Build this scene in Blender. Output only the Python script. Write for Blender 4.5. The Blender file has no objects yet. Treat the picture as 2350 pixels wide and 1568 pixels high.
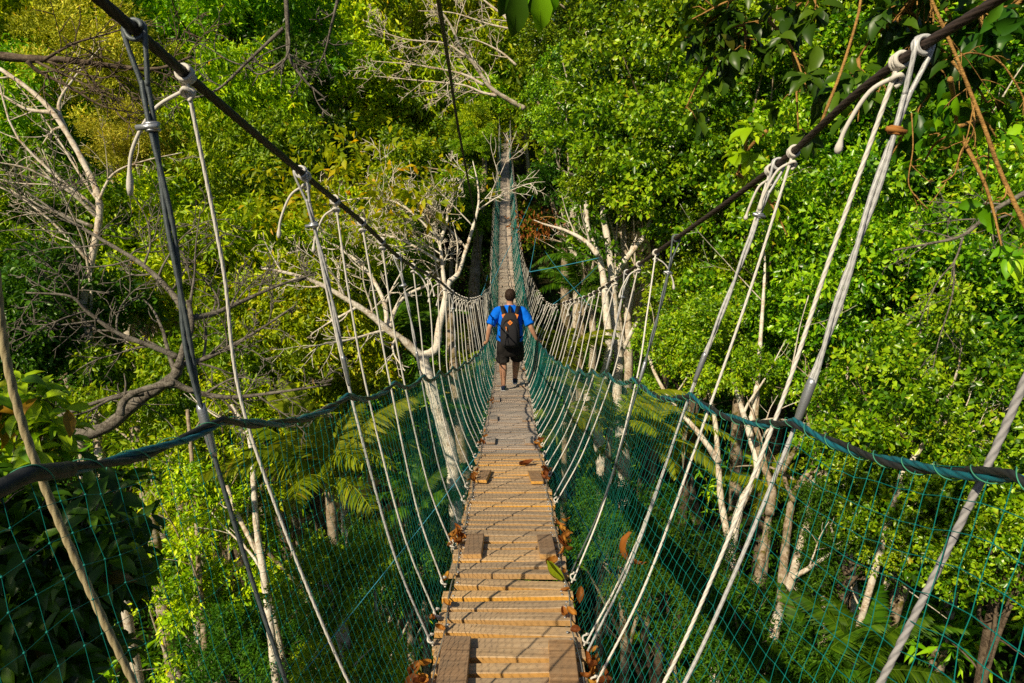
import bpy, math, random
import numpy as np
from mathutils import Vector, Matrix

rng = np.random.default_rng(7)
random.seed(7)
sc = bpy.context.scene
COL = sc.collection
PI = math.pi

# ------------------------------------------------------------------ camera
F = 1567.0                      # focal length in units of a 2350 px wide picture
W2, H2 = 1175.0, 784.0
TH = math.radians(15.0)
CT, ST = math.cos(TH), math.sin(TH)


def ray(u, v):
    a, s = (u - W2) / F, (H2 - v) / F
    return np.array([a, CT + s * ST, s * CT - ST])     # scaled so that depth along the axis is 1


def PD(u, v, D):                # point at depth D along the optical axis
    return ray(u, v) * D


def PY(u, v, Y):                # point at forward distance Y
    r = ray(u, v)
    return r * (Y / r[1])


# ------------------------------------------------------------------ maths helpers
def pchip(xs, ys):
    xs = np.asarray(xs, float); ys = np.asarray(ys, float)
    h = np.diff(xs); d = np.diff(ys) / h
    m = np.zeros(len(xs)); m[0], m[-1] = d[0], d[-1]
    for i in range(1, len(xs) - 1):
        m[i] = (d[i - 1] * h[i] + d[i] * h[i - 1]) / (h[i - 1] + h[i])

    def f(x):
        x = np.asarray(x, float)
        i = np.clip(np.searchsorted(xs, x) - 1, 0, len(xs) - 2)
        t = (x - xs[i]) / h[i]
        t2, t3 = t * t, t * t * t
        return ((2 * t3 - 3 * t2 + 1) * ys[i] + (t3 - 2 * t2 + t) * h[i] * m[i]
                + (-2 * t3 + 3 * t2) * ys[i + 1] + (t3 - t2) * h[i] * m[i + 1])
    return f


def catmull(P, n=6):
    P = [np.asarray(p, float) for p in P]
    if len(P) < 3:
        k = max(2, n)
        return np.array([P[0] + (P[-1] - P[0]) * t for t in np.linspace(0, 1, k)])
    Q = [2 * P[0] - P[1]] + P + [2 * P[-1] - P[-2]]
    out = []
    for i in range(1, len(Q) - 2):
        p0, p1, p2, p3 = Q[i - 1:i + 3]
        for t in np.linspace(0, 1, n, endpoint=False):
            out.append(0.5 * (2 * p1 + (p2 - p0) * t + (2 * p0 - 5 * p1 + 4 * p2 - p3) * t * t
                              + (3 * p1 - p0 - 3 * p2 + p3) * t ** 3))
    out.append(Q[-2])
    return np.array(out)


def resample(P, step):
    P = np.asarray(P, float)
    d = np.r_[0, np.cumsum(np.linalg.norm(np.diff(P, axis=0), axis=1))]
    n = max(2, int(d[-1] / step) + 1)
    s = np.linspace(0, d[-1], n)
    return np.stack([np.interp(s, d, P[:, k]) for k in range(3)], 1), s


def unit(a):
    return a / (np.linalg.norm(a, axis=-1, keepdims=True) + 1e-9)


def frames(P):
    T = np.gradient(P, axis=0); T = unit(T)
    N = np.zeros_like(P)
    a = np.array([0.31, 0.2, 0.93])
    if abs(T[0] @ a) > .9:
        a = np.array([1., 0, 0])
    n = a - T[0] * (a @ T[0])
    for i in range(len(P)):
        n = n - T[i] * (n @ T[i]); n = n / (np.linalg.norm(n) + 1e-9)
        N[i] = n
    return T, N, np.cross(T, N)


# ------------------------------------------------------------------ mesh builder
class MB:
    def __init__(s):
        s.v, s.q, s.t, s.a, s.n = [], [], [], [], 0

    def add(s, V, Q=None, T=None, tint=.5):
        V = np.asarray(V, float).reshape(-1, 3)
        if Q is not None and len(Q): s.q.append(np.asarray(Q, int).reshape(-1, 4) + s.n)
        if T is not None and len(T): s.t.append(np.asarray(T, int).reshape(-1, 3) + s.n)
        s.v.append(V)
        s.a.append(np.broadcast_to(np.asarray(tint, float), (len(V),)).copy())
        s.n += len(V)

    def tube(s, P, r, sides=6, cap=True, tint=.5):
        P = np.asarray(P, float); n = len(P)
        if n < 2: return
        r = np.broadcast_to(np.asarray(r, float), (n,))
        T, N, B = frames(P)
        a = np.linspace(0, 2 * PI, sides, endpoint=False)
        V = P[:, None] + r[:, None, None] * (np.cos(a)[None, :, None] * N[:, None] + np.sin(a)[None, :, None] * B[:, None])
        s._grid(V, n, sides, P, cap, tint)

    def rope(s, P, r, pitch=.06, strands=3, step=.012, amp=.16, sides=12, tint=.5):
        P, d = resample(P, step); n = len(P)
        T, N, B = frames(P)
        a = np.linspace(0, 2 * PI, sides, endpoint=False)
        ph = strands * (a[None, :] - 2 * PI * d[:, None] / (pitch * strands))
        rr = r * (1 - amp + 1.3 * amp * np.abs(np.cos(ph / 2 + .0)))
        V = P[:, None] + rr[..., None] * (np.cos(a)[None, :, None] * N[:, None] + np.sin(a)[None, :, None] * B[:, None])
        tt = np.clip(np.abs(np.cos(ph / 2)), 0, 1) * .8 + .1
        s._grid(V, n, sides, P, True, tt.reshape(-1))

    def _grid(s, V, n, k, P, cap, tint):
        idx = np.arange(n * k).reshape(n, k)
        a, b = idx[:-1], idx[1:]
        Q = np.stack([a, np.roll(a, -1, 1), np.roll(b, -1, 1), b], -1).reshape(-1, 4)
        V = V.reshape(-1, 3); T = None
        tint = np.broadcast_to(np.asarray(tint, float), (len(V),))
        if cap:
            V = np.vstack([V, P[0], P[-1]])
            tint = np.r_[tint, tint[0], tint[-1]]
            j = np.arange(k); j2 = (j + 1) % k
            T = np.vstack([np.stack([np.full(k, n * k), j2, j], 1),
                           np.stack([np.full(k, n * k + 1), (n - 1) * k + j, (n - 1) * k + j2], 1)])
        s.add(V, Q, T, tint)

    def loft(s, rings, seg=24, n=2.0, cap=True, tint=.5):
        """rings: (cx, cy, cz, rx, ry[, n]) horizontal superellipse sections"""
        a = np.linspace(0, 2 * PI, seg, endpoint=False)
        V, C = [], []
        for R in rings:
            e = 2.0 / (R[5] if len(R) > 5 else n)
            c, q = np.cos(a), np.sin(a)
            V.append(np.stack([R[0] + R[3] * np.sign(c) * np.abs(c) ** e, R[1] + R[4] * np.sign(q) * np.abs(q) ** e,
                               np.full(seg, R[2])], 1))
            C.append(R[:3])
        s._grid(np.array(V), len(rings), seg, np.array(C), cap, tint)

    def ball(s, c, r, seg=14, rings=9, tint=.5):
        r = np.broadcast_to(np.asarray(r, float), (3,))
        th = np.linspace(.06, PI - .06, rings)
        s.loft([(c[0], c[1], c[2] - math.cos(t) * r[2], r[0] * math.sin(t), r[1] * math.sin(t)) for t in th], seg, tint=tint)

    def box(s, c, d, R=None, tint=.5, jit=0):
        c = np.asarray(c, float); d = np.asarray(d, float) / 2
        g = np.array([[x, y, z] for z in (-1, 1) for y in (-1, 1) for x in (-1, 1)], float) * d
        if jit: g = g + rng.normal(0, jit, g.shape)
        if R is not None: g = g @ np.asarray(R).T
        s.add(g + c, [[0, 2, 3, 1], [4, 5, 7, 6], [0, 1, 5, 4], [2, 6, 7, 3], [0, 4, 6, 2], [1, 3, 7, 5]], tint=tint)

    def mesh(s, name, mat=None, smooth=True):
        V = np.vstack(s.v) if s.v else np.zeros((0, 3))
        Q = np.vstack(s.q) if s.q else np.zeros((0, 4), int)
        T = np.vstack(s.t) if s.t else np.zeros((0, 3), int)
        me = bpy.data.meshes.new(name)
        me.vertices.add(len(V)); me.vertices.foreach_set('co', V.astype(np.float32).ravel())
        L = np.r_[Q.ravel(), T.ravel()].astype(np.int32)
        me.loops.add(len(L)); me.loops.foreach_set('vertex_index', L)
        nf = len(Q) + len(T)
        me.polygons.add(nf)
        st = np.r_[np.arange(len(Q)) * 4, len(Q) * 4 + np.arange(len(T)) * 3].astype(np.int32)
        me.polygons.foreach_set('loop_start', st)
        me.update(calc_edges=True)
        me.polygons.foreach_set('use_smooth', np.full(nf, bool(smooth)))
        at = me.attributes.new('tint', 'FLOAT', 'POINT')
        at.data.foreach_set('value', np.concatenate(s.a).astype(np.float32) if s.a else np.zeros(0, np.float32))
        if mat: me.materials.append(mat)
        me.validate(); me.update()
        return me

    def build(s, name, mat, parent=None, smooth=True, **kw):
        return link(name, s.mesh(name, mat, smooth), parent, **kw)


def link(name, me, parent=None, loc=None, **kw):
    o = bpy.data.objects.new(name, me)
    COL.objects.link(o)
    if parent is not None:
        o.parent = parent
        # meshes are written in world space: cancel the parent's rest position
        m = world_of(parent)
        o.matrix_parent_inverse = m.inverted()
    if loc is not None: o.location = loc
    for k, v in kw.items(): o[k] = v
    return o


def world_of(o):
    m = o.matrix_basis.copy()
    if o.parent is not None:
        m = world_of(o.parent) @ o.matrix_parent_inverse @ m
    return m


def thing(name, label, cat, loc=(0, 0, 0), group=None):
    o = bpy.data.objects.new(name, None); COL.objects.link(o)
    o.empty_display_size = .2
    o.location = [float(x) for x in loc]
    o['label'] = label; o['category'] = cat
    if group: o['group'] = group
    return o


def tag(o, label, cat, group=None):
    o['label'] = label; o['category'] = cat
    if group: o['group'] = group
    return o


# ------------------------------------------------------------------ materials
class NT:
    def __init__(s, name):
        s.m = bpy.data.materials.new(name); s.m.use_nodes = True
        s.t = s.m.node_tree; s.t.nodes.clear()
        s.out = s.n('ShaderNodeOutputMaterial')

    def n(s, typ, **kw):
        x = s.t.nodes.new(typ)
        for k, v in kw.items(): setattr(x, k, v)
        return x

    def l(s, a, b): s.t.links.new(a, b)

    def ramp(s, fac, stops):
        r = s.n('ShaderNodeValToRGB')
        e = r.color_ramp.elements
        while len(e) < len(stops): e.new(.5)
        for i, (p, c) in enumerate(stops):
            e[i].position = p; e[i].color = (*c, 1) if len(c) == 3 else c
        s.l(fac, r.inputs[0]); return r.outputs[0]

    def noise(s, scale, detail=3, vec=None, rough=.55, dist=0):
        x = s.n('ShaderNodeTexNoise'); x.inputs['Scale'].default_value = scale
        x.inputs['Detail'].default_value = detail; x.inputs['Roughness'].default_value = rough
        x.inputs['Distortion'].default_value = dist
        if vec is not None: s.l(vec, x.inputs['Vector'])
        return x.outputs[0]

    def attr(s, name='tint'):
        x = s.n('ShaderNodeAttribute'); x.attribute_name = name; return x.outputs['Fac']

    def math(s, op, a, b=None):
        x = s.n('ShaderNodeMath', operation=op)
        for i, q in enumerate((a, b)):
            if q is None: continue
            if isinstance(q, (int, float)): x.inputs[i].default_value = q
            else: s.l(q, x.inputs[i])
        return x.outputs[0]

    def mix(s, fac, a, b, mode='MIX'):
        x = s.n('ShaderNodeMix', data_type='RGBA', blend_type=mode)
        for i, q in ((0, fac), (6, a), (7, b)):
            if isinstance(q, (int, float)): x.inputs[i].default_value = q
            elif isinstance(q, tuple): x.inputs[i].default_value = (*q, 1)
            else: s.l(q, x.inputs[i])
        return x.outputs[2]

    def coords(s, which='Object', scale=None):
        c = s.n('ShaderNodeTexCoord').outputs[which]
        if scale:
            m = s.n('ShaderNodeMapping'); m.inputs['Scale'].default_value = scale
            s.l(c, m.inputs[0]); c = m.outputs[0]
        return c

    def bsdf(s, color, rough=.6, spec=.4, bump=None, bstr=.3, bdist=.01, metal=0, **kw):
        p = s.n('ShaderNodeBsdfPrincipled')
        for k, v in (('Base Color', color), ('Roughness', rough), ('Specular IOR Level', spec), ('Metallic', metal)):
            if isinstance(v, (int, float)): p.inputs[k].default_value = v
            elif isinstance(v, tuple): p.inputs[k].default_value = (*v, 1)
            else: s.l(v, p.inputs[k])
        if bump is not None:
            b = s.n('ShaderNodeBump'); b.inputs['Strength'].default_value = bstr; b.inputs['Distance'].default_value = bdist
            s.l(bump, b.inputs['Height']); s.l(b.outputs[0], p.inputs['Normal'])
        return p.outputs[0]

    def done(s, sh):
        s.l(sh, s.out.inputs[0]); return s.m


def leaf_mat(name, dark, mid, light, trans=.35, rough=.42, spec=.4, tcol=None, hue=.026):
    t = NT(name)
    f = t.attr()
    inf = t.n('ShaderNodeObjectInfo').outputs['Random']
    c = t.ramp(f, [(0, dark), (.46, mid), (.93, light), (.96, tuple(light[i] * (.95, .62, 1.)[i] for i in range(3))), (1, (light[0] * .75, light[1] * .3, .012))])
    h = t.n('ShaderNodeHueSaturation')
    t.l(t.math('ADD', t.math('MULTIPLY', t.math('SUBTRACT', inf, .5), hue), .5), h.inputs['Hue'])
    t.l(t.math('ADD', t.math('MULTIPLY', inf, .5), .78), h.inputs['Value'])
    t.l(c, h.inputs['Color']); c = h.outputs[0]
    p = t.bsdf(c, rough, spec)
    tr = t.n('ShaderNodeBsdfTranslucent')
    t.l(t.mix(1.0, c, tcol or (1.6, 1.45, .35), 'MULTIPLY'), tr.inputs[0])
    m = t.n('ShaderNodeMixShader'); m.inputs[0].default_value = trans
    t.l(p, m.inputs[1]); t.l(tr.outputs[0], m.inputs[2])
    return t.done(m.outputs[0])


M = {}
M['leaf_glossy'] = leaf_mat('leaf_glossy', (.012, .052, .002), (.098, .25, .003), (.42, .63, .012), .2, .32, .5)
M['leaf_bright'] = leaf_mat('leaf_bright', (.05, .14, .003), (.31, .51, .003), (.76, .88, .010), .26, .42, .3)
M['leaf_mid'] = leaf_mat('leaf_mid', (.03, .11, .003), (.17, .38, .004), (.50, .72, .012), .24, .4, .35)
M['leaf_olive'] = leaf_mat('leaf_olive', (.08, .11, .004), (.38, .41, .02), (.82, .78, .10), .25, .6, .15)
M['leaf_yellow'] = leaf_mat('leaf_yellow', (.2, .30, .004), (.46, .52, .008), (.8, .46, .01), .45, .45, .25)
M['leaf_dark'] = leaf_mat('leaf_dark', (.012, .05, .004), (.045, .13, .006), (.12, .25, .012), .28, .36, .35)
M['leaf_under'] = leaf_mat('leaf_under', (.012, .045, .003), (.045, .14, .005), (.12, .26, .01), .3, .5, .2)
M['leaf_far'] = leaf_mat('leaf_far', (.07, .13, .004), (.17, .28, .006), (.33, .44, .01), .36, .5, .2)
M['palm'] = leaf_mat('palm', (.016, .055, .003), (.05, .135, .004), (.13, .25, .008), .35, .5, .2)  # darkened green with shade put into the colour; palm_lit is the sunlit copy
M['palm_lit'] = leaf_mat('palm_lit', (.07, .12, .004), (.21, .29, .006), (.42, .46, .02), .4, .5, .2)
M['dry_leaf'] = leaf_mat('dry_leaf', (.12, .04, .012), (.36, .13, .02), (.55, .25, .04), .25, .6, .2, (1.4, .9, .5))
M['green_leaf'] = leaf_mat('green_leaf', (.25, .38, .01), (.36, .48, .012), (.5, .5, .02), .4, .45, .3)


def bark_mat(name, a, b, c, scale=3., moss=None):
    t = NT(name)
    co = t.coords('Object')
    n1 = t.noise(scale, 5, co, .65, .6)
    n2 = t.noise(scale * 5, 4, co, .7)
    col = t.ramp(n1, [(.33, c), (.47, b), (.6, a)])
    col = t.mix(t.ramp(n2, [(.42, (.0, .0, .0)), (.7, (1, 1, 1))]), col, tuple(min(1, x * 1.35) for x in a))
    if moss:
        n3 = t.noise(scale * 1.7, 4, t.coords('Object', (1, 1, .6)), .7)
        col = t.mix(t.ramp(n3, [(.52, (0, 0, 0)), (.62, (.9, .9, .9))]), col, moss)
    bands = t.noise(scale * 4, 3, t.coords('Object', (1, 1, 4)), .6)
    return t.done(t.bsdf(col, .85, .2, t.math('ADD', n2, bands), .6, .02))


M['bark_pale'] = bark_mat('bark_pale', (.66, .60, .50), (.50, .40, .29), (.27, .16, .08), 3.2)
M['bark_white'] = bark_mat('bark_white', (.74, .69, .60), (.58, .50, .40), (.34, .22, .12), 4.)
M['bark_mossy'] = bark_mat('bark_mossy', (.4, .33, .25), (.25, .18, .11), (.13, .08, .04), 3., (.12, .11, .01))
M['bark_grey'] = bark_mat('bark_grey', (.22, .2, .165), (.10, .085, .068), (.042, .035, .027), 9., None)
M['bark_dark'] = bark_mat('bark_dark', (.17, .13, .09), (.09, .065, .045), (.045, .03, .02), 4.)
M['twig_brown'] = bark_mat('twig_brown', (.42, .24, .07), (.3, .16, .045), (.16, .08, .025), 8.)


def rope_mat(name, lo, hi, rough=.85, spec=.2, metal=0., noise=.16):
    t = NT(name)
    f = t.attr(); c = t.ramp(f, [(.05, lo), (.75, hi)])
    nn = t.noise(14, 4, t.coords('Object'), .6)
    c = t.mix(t.math('MULTIPLY', t.ramp(nn, [(.35, (1, 1, 1)), (.65, (0, 0, 0))]), noise), c, tuple(x * .4 for x in hi))
    fib = t.noise(400, 2, t.coords('Object'))
    return t.done(t.bsdf(c, rough, spec, fib, .3, .002, metal))


M['rope_white'] = rope_mat('rope_white', (.46, .42, .36), (.9, .87, .80))
M['rope_grey'] = rope_mat('rope_grey', (.16, .16, .17), (.42, .41, .42))
M['rope_beige'] = rope_mat('rope_beige', (.2, .16, .08), (.5, .42, .24))
M['steel_wire'] = rope_mat('steel_wire', (.2, .2, .21), (.72, .73, .73), .45, .5, .12)
M['steel_dark'] = rope_mat('steel_dark', (.03, .04, .05), (.14, .17, .18), .5, .5, .3)
M['steel'] = rope_mat('steel', (.4, .43, .46), (.55, .58, .62), .35, .5, .7, .15)
M['rust'] = rope_mat('rust', (.25, .1, .03), (.5, .22, .05), .8, .2)
M['cable_brown'] = rope_mat('cable_brown', (.012, .009, .008), (.07, .05, .042), .6, .35)
M['cable_dark'] = rope_mat('cable_dark', (.012, .01, .009), (.06, .05, .04), .6, .3)
M['rail_blue'] = rope_mat('rail_blue', (.004, .03, .045), (.012, .16, .21), .45, .45)
M['rail_black'] = rope_mat('rail_black', (.006, .008, .01), (.03, .034, .036), .5, .4)
M['guy_blue'] = rope_mat('guy_blue', (.02, .16, .26), (.06, .4, .56), .6, .3)
M['twine'] = rope_mat('twine', (.03, .2, .12), (.1, .42, .26), .7, .2)


def net_mat():
    t = NT('net_teal')
    n = t.noise(1.3, 3, t.coords('Object'))
    c = t.ramp(n, [(.3, (.0, .15, .13)), (.7, (.004, .24, .2))])
    return t.done(t.bsdf(c, .5, .35))


M['net'] = net_mat()


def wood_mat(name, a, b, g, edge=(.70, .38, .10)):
    t = NT(name)
    inf = t.n('ShaderNodeObjectInfo').outputs['Random']
    f = t.attr()
    geo = t.n('ShaderNodeNewGeometry').outputs['Position']
    mp = t.n('ShaderNodeMapping'); mp.inputs['Scale'].default_value = (3.5, 55, 55)
    t.l(geo, mp.inputs[0])
    off = t.n('ShaderNodeCombineXYZ'); t.l(t.math('MULTIPLY', f, 57.), off.inputs[0]); t.l(t.math('MULTIPLY', f, 31.), off.inputs[1])
    add = t.n('ShaderNodeVectorMath', operation='ADD'); t.l(mp.outputs[0], add.inputs[0]); t.l(off.outputs[0], add.inputs[1])
    grain = t.noise(1., 6, add.outputs[0], .65, .4)
    blot = t.noise(9, 4, geo, .6)
    c = t.ramp(grain, [(.28, tuple(x * .45 for x in a)), (.5, a), (.72, b)])
    c = t.mix(t.math('MULTIPLY', t.ramp(blot, [(.4, (0, 0, 0)), (.66, (1, 1, 1))]), .45), c, g)
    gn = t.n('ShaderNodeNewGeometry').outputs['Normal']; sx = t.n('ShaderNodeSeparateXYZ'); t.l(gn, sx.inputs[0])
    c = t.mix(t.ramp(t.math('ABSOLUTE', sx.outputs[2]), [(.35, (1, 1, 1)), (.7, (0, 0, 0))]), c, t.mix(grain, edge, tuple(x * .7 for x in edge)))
    hs = t.n('ShaderNodeHueSaturation')
    t.l(t.math('ADD', t.math('MULTIPLY', f, .55), .7), hs.inputs['Value'])
    t.l(t.math('ADD', t.math('MULTIPLY', f, .3), .8), hs.inputs['Saturation']); t.l(c, hs.inputs['Color'])
    return t.done(t.bsdf(hs.outputs[0], .75, .25, grain, .5, .003))


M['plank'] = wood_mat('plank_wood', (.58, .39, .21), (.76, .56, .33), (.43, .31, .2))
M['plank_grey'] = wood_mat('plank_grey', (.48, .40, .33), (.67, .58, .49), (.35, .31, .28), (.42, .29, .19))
M['plank_far'] = wood_mat('plank_far', (.60, .51, .42), (.80, .70, .59), (.46, .41, .36), (.45, .33, .22))  # plank_grey lightened in colour to offset the net's shade on the far deck
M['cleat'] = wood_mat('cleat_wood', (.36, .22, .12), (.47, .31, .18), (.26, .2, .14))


def simple(name, c1, c2, scale=20, rough=.7, spec=.3, bstr=.2):
    t = NT(name); n = t.noise(scale, 4, t.coords('Object'))
    return t.done(t.bsdf(t.ramp(n, [(.3, c1), (.7, c2)]), rough, spec, n, bstr, .01))


M['skin'] = simple('skin', (.46, .235, .14), (.54, .29, .18), 12, .55, .35, .05)
M['shirt'] = simple('shirt_blue', (.0, .13, .75), (.004, .19, .9), 9, .85, .15, .3)
M['shorts'] = simple('shorts_black', (.012, .011, .011), (.026, .023, .022), 10, .8, .2, .4)
M['stripe'] = simple('stripe_grey', (.35, .35, .36), (.45, .45, .45))
M['hair'] = simple('hair_brown', (.018, .009, .005), (.05, .024, .012), 120, .6, .3, .8)
M['pack'] = simple('pack_fabric', (.016, .016, .02), (.034, .033, .037), 260, .8, .2, .3)
M['pack_trim'] = simple('pack_trim', (.008, .008, .009), (.014, .014, .015), 60)
M['orange'] = simple('orange_leather', (.62, .17, .025), (.75, .24, .04), 40)
M['shoe'] = simple('shoe_navy', (.008, .016, .045), (.015, .03, .075), 60)
M['sole'] = simple('sole_white', (.6, .62, .64), (.72, .73, .74), 20)
M['shoe_green'] = simple('shoe_lime', (.3, .6, .03), (.4, .7, .05), 20)
M['ground'] = simple('ground_soil', (.012, .014, .004), (.035, .028, .012), .8, .95, .1, .6)

# ------------------------------------------------------------------ world, sun
SUN = Vector((.74, .93, -1.0)).normalized()        # direction in which the light travels
el = math.asin(-SUN.z)
az = math.atan2(-SUN.x, -SUN.y)                     # compass bearing of the sun, clockwise from +Y
w = bpy.data.worlds.new('World'); sc.world = w; w.use_nodes = True
nt = w.node_tree; bg = nt.nodes['Background']
sky = nt.nodes.new('ShaderNodeTexSky'); sky.sky_type = 'NISHITA'; sky.sun_disc = False
sky.sun_elevation = el; sky.sun_rotation = az
nt.links.new(sky.outputs[0], bg.inputs[0]); bg.inputs[1].default_value = .055
sd = bpy.data.lights.new('sun', 'SUN'); sd.energy = 5.0; sd.angle = math.radians(.5); sd.color = (1, .86, .62)
so = bpy.data.objects.new('sun', sd); COL.objects.link(so)
so.rotation_euler = SUN.to_track_quat('-Z', 'Y').to_euler()

cd = bpy.data.cameras.new('camera'); cam = bpy.data.objects.new('camera', cd); COL.objects.link(cam)
cd.sensor_width = 36; cd.lens = 36 * F / 2350; cd.clip_start = .05; cd.clip_end = 2000
cam.location = (0, 0, 0); cam.rotation_euler = (PI / 2 - TH, 0, 0)
sc.camera = cam
sc.view_settings.view_transform = 'Standard'; sc.view_settings.look = 'None'
sc.view_settings.exposure = 0; sc.view_settings.gamma = 1
sc.cycles.max_bounces = 5; sc.cycles.diffuse_bounces = 2; sc.cycles.glossy_bounces = 2
sc.cycles.transmission_bounces = 4; sc.cycles.transparent_max_bounces = 6
sc.cycles.caustics_reflective = False; sc.cycles.caustics_refractive = False
sc.cycles.use_denoising = False
sc.cycles.sample_clamp_indirect = 4

# ------------------------------------------------------------------ terrain
def sstep(a, b, x):
    t = np.clip((x - a) / (b - a), 0, 1); return t * t * (3 - 2 * t)


def ground(x, y):
    x = np.asarray(x, float); y = np.asarray(y, float)
    h = -14.5 + 15 * sstep(5, 55, -x) + 12 * sstep(18, 80, x) + 12 * sstep(38, 75, y) + 26 * sstep(70, 160, y)
    h = h + 10 * sstep(2, 25, -y) + 45 * sstep(120, 420, np.hypot(x, y))
    return h + .8 * np.sin(x * .31 + 1) * np.cos(y * .27) + .4 * np.sin(x * .9 + y * .7)


def build_terrain():
    mb = MB()
    g = np.r_[np.linspace(-420, -90, 34), np.linspace(-86, 86, 100), np.linspace(90, 420, 34)]
    X, Y = np.meshgrid(g, g + 40); Z = ground(X, Y)
    n = len(g); idx = np.arange(n * n).reshape(n, n)
    Q = np.stack([idx[:-1, :-1], idx[:-1, 1:], idx[1:, 1:], idx[1:, :-1]], -1).reshape(-1, 4)
    mb.add(np.stack([X, Y, Z], -1).reshape(-1, 3), Q)
    mb.build('ground', M['ground'], kind='structure')


build_terrain()

# ------------------------------------------------------------------ leaves (blades turn a little towards the light, as they do in life)
LIGHT = (.48, .52, -.48)
T_SIMPLE = (np.array([[0, 0, 0], [.42, -.5, .10], [1, 0, -.12], [.42, .5, .10]]), None, np.array([[0, 1, 2], [0, 2, 3]]))
T_BIG = (np.array([[0, 0, 0], [.22, -.36, .09], [.22, 0, 0], [.22, .36, .09], [.5, -.5, .10], [.5, 0, -.01], [.5, .5, .10],
                   [.78, -.33, .02], [.78, 0, -.09], [.78, .33, .02], [1, 0, -.24]]),
         np.array([[1, 4, 5, 2], [2, 5, 6, 3], [4, 7, 8, 5], [5, 8, 9, 6]]),
         np.array([[0, 1, 2], [0, 2, 3], [7, 10, 8], [8, 10, 9]]))


def leaves(mb, pos, d, nrm, L, Wd, tint, tpl=T_SIMPLE):
    pos = np.asarray(pos); N = len(pos)
    d = unit(d); b = unit(np.cross(nrm, d)); n = np.cross(d, b)
    L = np.broadcast_to(L, (N,)); Wd = np.broadcast_to(Wd, (N,))
    V0, Q, T = tpl; k = len(V0)
    V = (pos[:, None] + V0[None, :, 0, None] * (L[:, None] * d)[:, None] + V0[None, :, 1, None] * (Wd[:, None] * b)[:, None]
         + V0[None, :, 2, None] * (L[:, None] * n)[:, None])
    o = (np.arange(N) * k)[:, None, None]
    Qq = (Q[None] + o).reshape(-1, 4) if Q is not None else None
    Tt = (T[None] + o).reshape(-1, 3)
    tt = np.repeat(np.broadcast_to(tint, (N,)), k)
    if k == 4:
        tt = tt + np.tile(np.array([-.08, 0, .05, 0]), N)
    mb.add(V.reshape(-1, 3), Qq, Tt, np.clip(tt, 0, 1))


def rdir(n):
    return unit(rng.normal(size=(n, 3)))


def lumps_on(R, n, lr, low=-.75, flat=1.):
    """irregular crown: lump centres and radii spread over and inside an ellipsoid of radius R"""
    c, r = [], []
    for i in range(n):
        d = rdir(1)[0]
        while d[2] < low: d = rdir(1)[0]
        f = rng.uniform(.5, 1.08) if i % 4 else rng.uniform(.1, .5)
        c.append(d * R * f * np.array([1, 1, flat])); r.append(R * lr * rng.uniform(.65, 1.35))
    return np.array(c), np.array(r)


def crown_mesh(name, mat, R=3., nl=34, lr=.36, sprays=5200, per=9, L=.11, wr=.5, spread=.16, droop=.35, flat=.85,
               tpl=T_SIMPLE, upb=.7, tint_sp=.2, seedtint=.5, low=-.75, sprigs=.12):
    mb = MB()
    C, Rr = lumps_on(R, nl, lr, low, flat)
    wgt = Rr ** 2 / np.sum(Rr ** 2)
    k = rng.choice(nl, sprays, p=wgt)
    d = rdir(sprays)
    d[:, 2] = np.where(d[:, 2] < -.35, -d[:, 2] * .8, d[:, 2]); d = unit(d)
    rad = Rr[k] * (1 - np.abs(rng.normal(0, .22, sprays)))
    out = rng.random(sprays) < sprigs
    rad = np.where(out, Rr[k] * rng.uniform(1., 1.35, sprays), rad)
    p = C[k] + d * rad[:, None] * np.array([1, 1, .85])
    ltint = rng.normal(0, .13, nl)[k]
    # leaves of a spray
    P = np.repeat(p, per, 0); D = np.repeat(d, per, 0)
    N = len(P)
    ax = unit(D + rng.normal(0, .45, (N, 3)))
    pos = P + ax * (rng.random((N, 1)) * spread) + rng.normal(0, spread * .45, (N, 3))
    dirn = ax + rng.normal(0, .7, (N, 3)); dirn[:, 2] -= droop
    nrm = unit(D) * .5 + np.array([0, 0, upb]) - np.array(LIGHT) * .25 + rng.normal(0, .62, (N, 3))
    ll = L * rng.uniform(.5, 1.4, N)
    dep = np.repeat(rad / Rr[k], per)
    tint = seedtint + np.repeat(ltint + rng.normal(0, .1, sprays), per) + rng.normal(0, tint_sp, N) + (dep - .85) * .35  # last term paints inner shade: leaves deeper in a lump get darker
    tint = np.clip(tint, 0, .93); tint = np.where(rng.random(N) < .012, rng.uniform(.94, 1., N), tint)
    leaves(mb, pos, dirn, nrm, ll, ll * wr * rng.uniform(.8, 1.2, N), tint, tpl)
    return mb.mesh(name, mat), C, Rr


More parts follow.
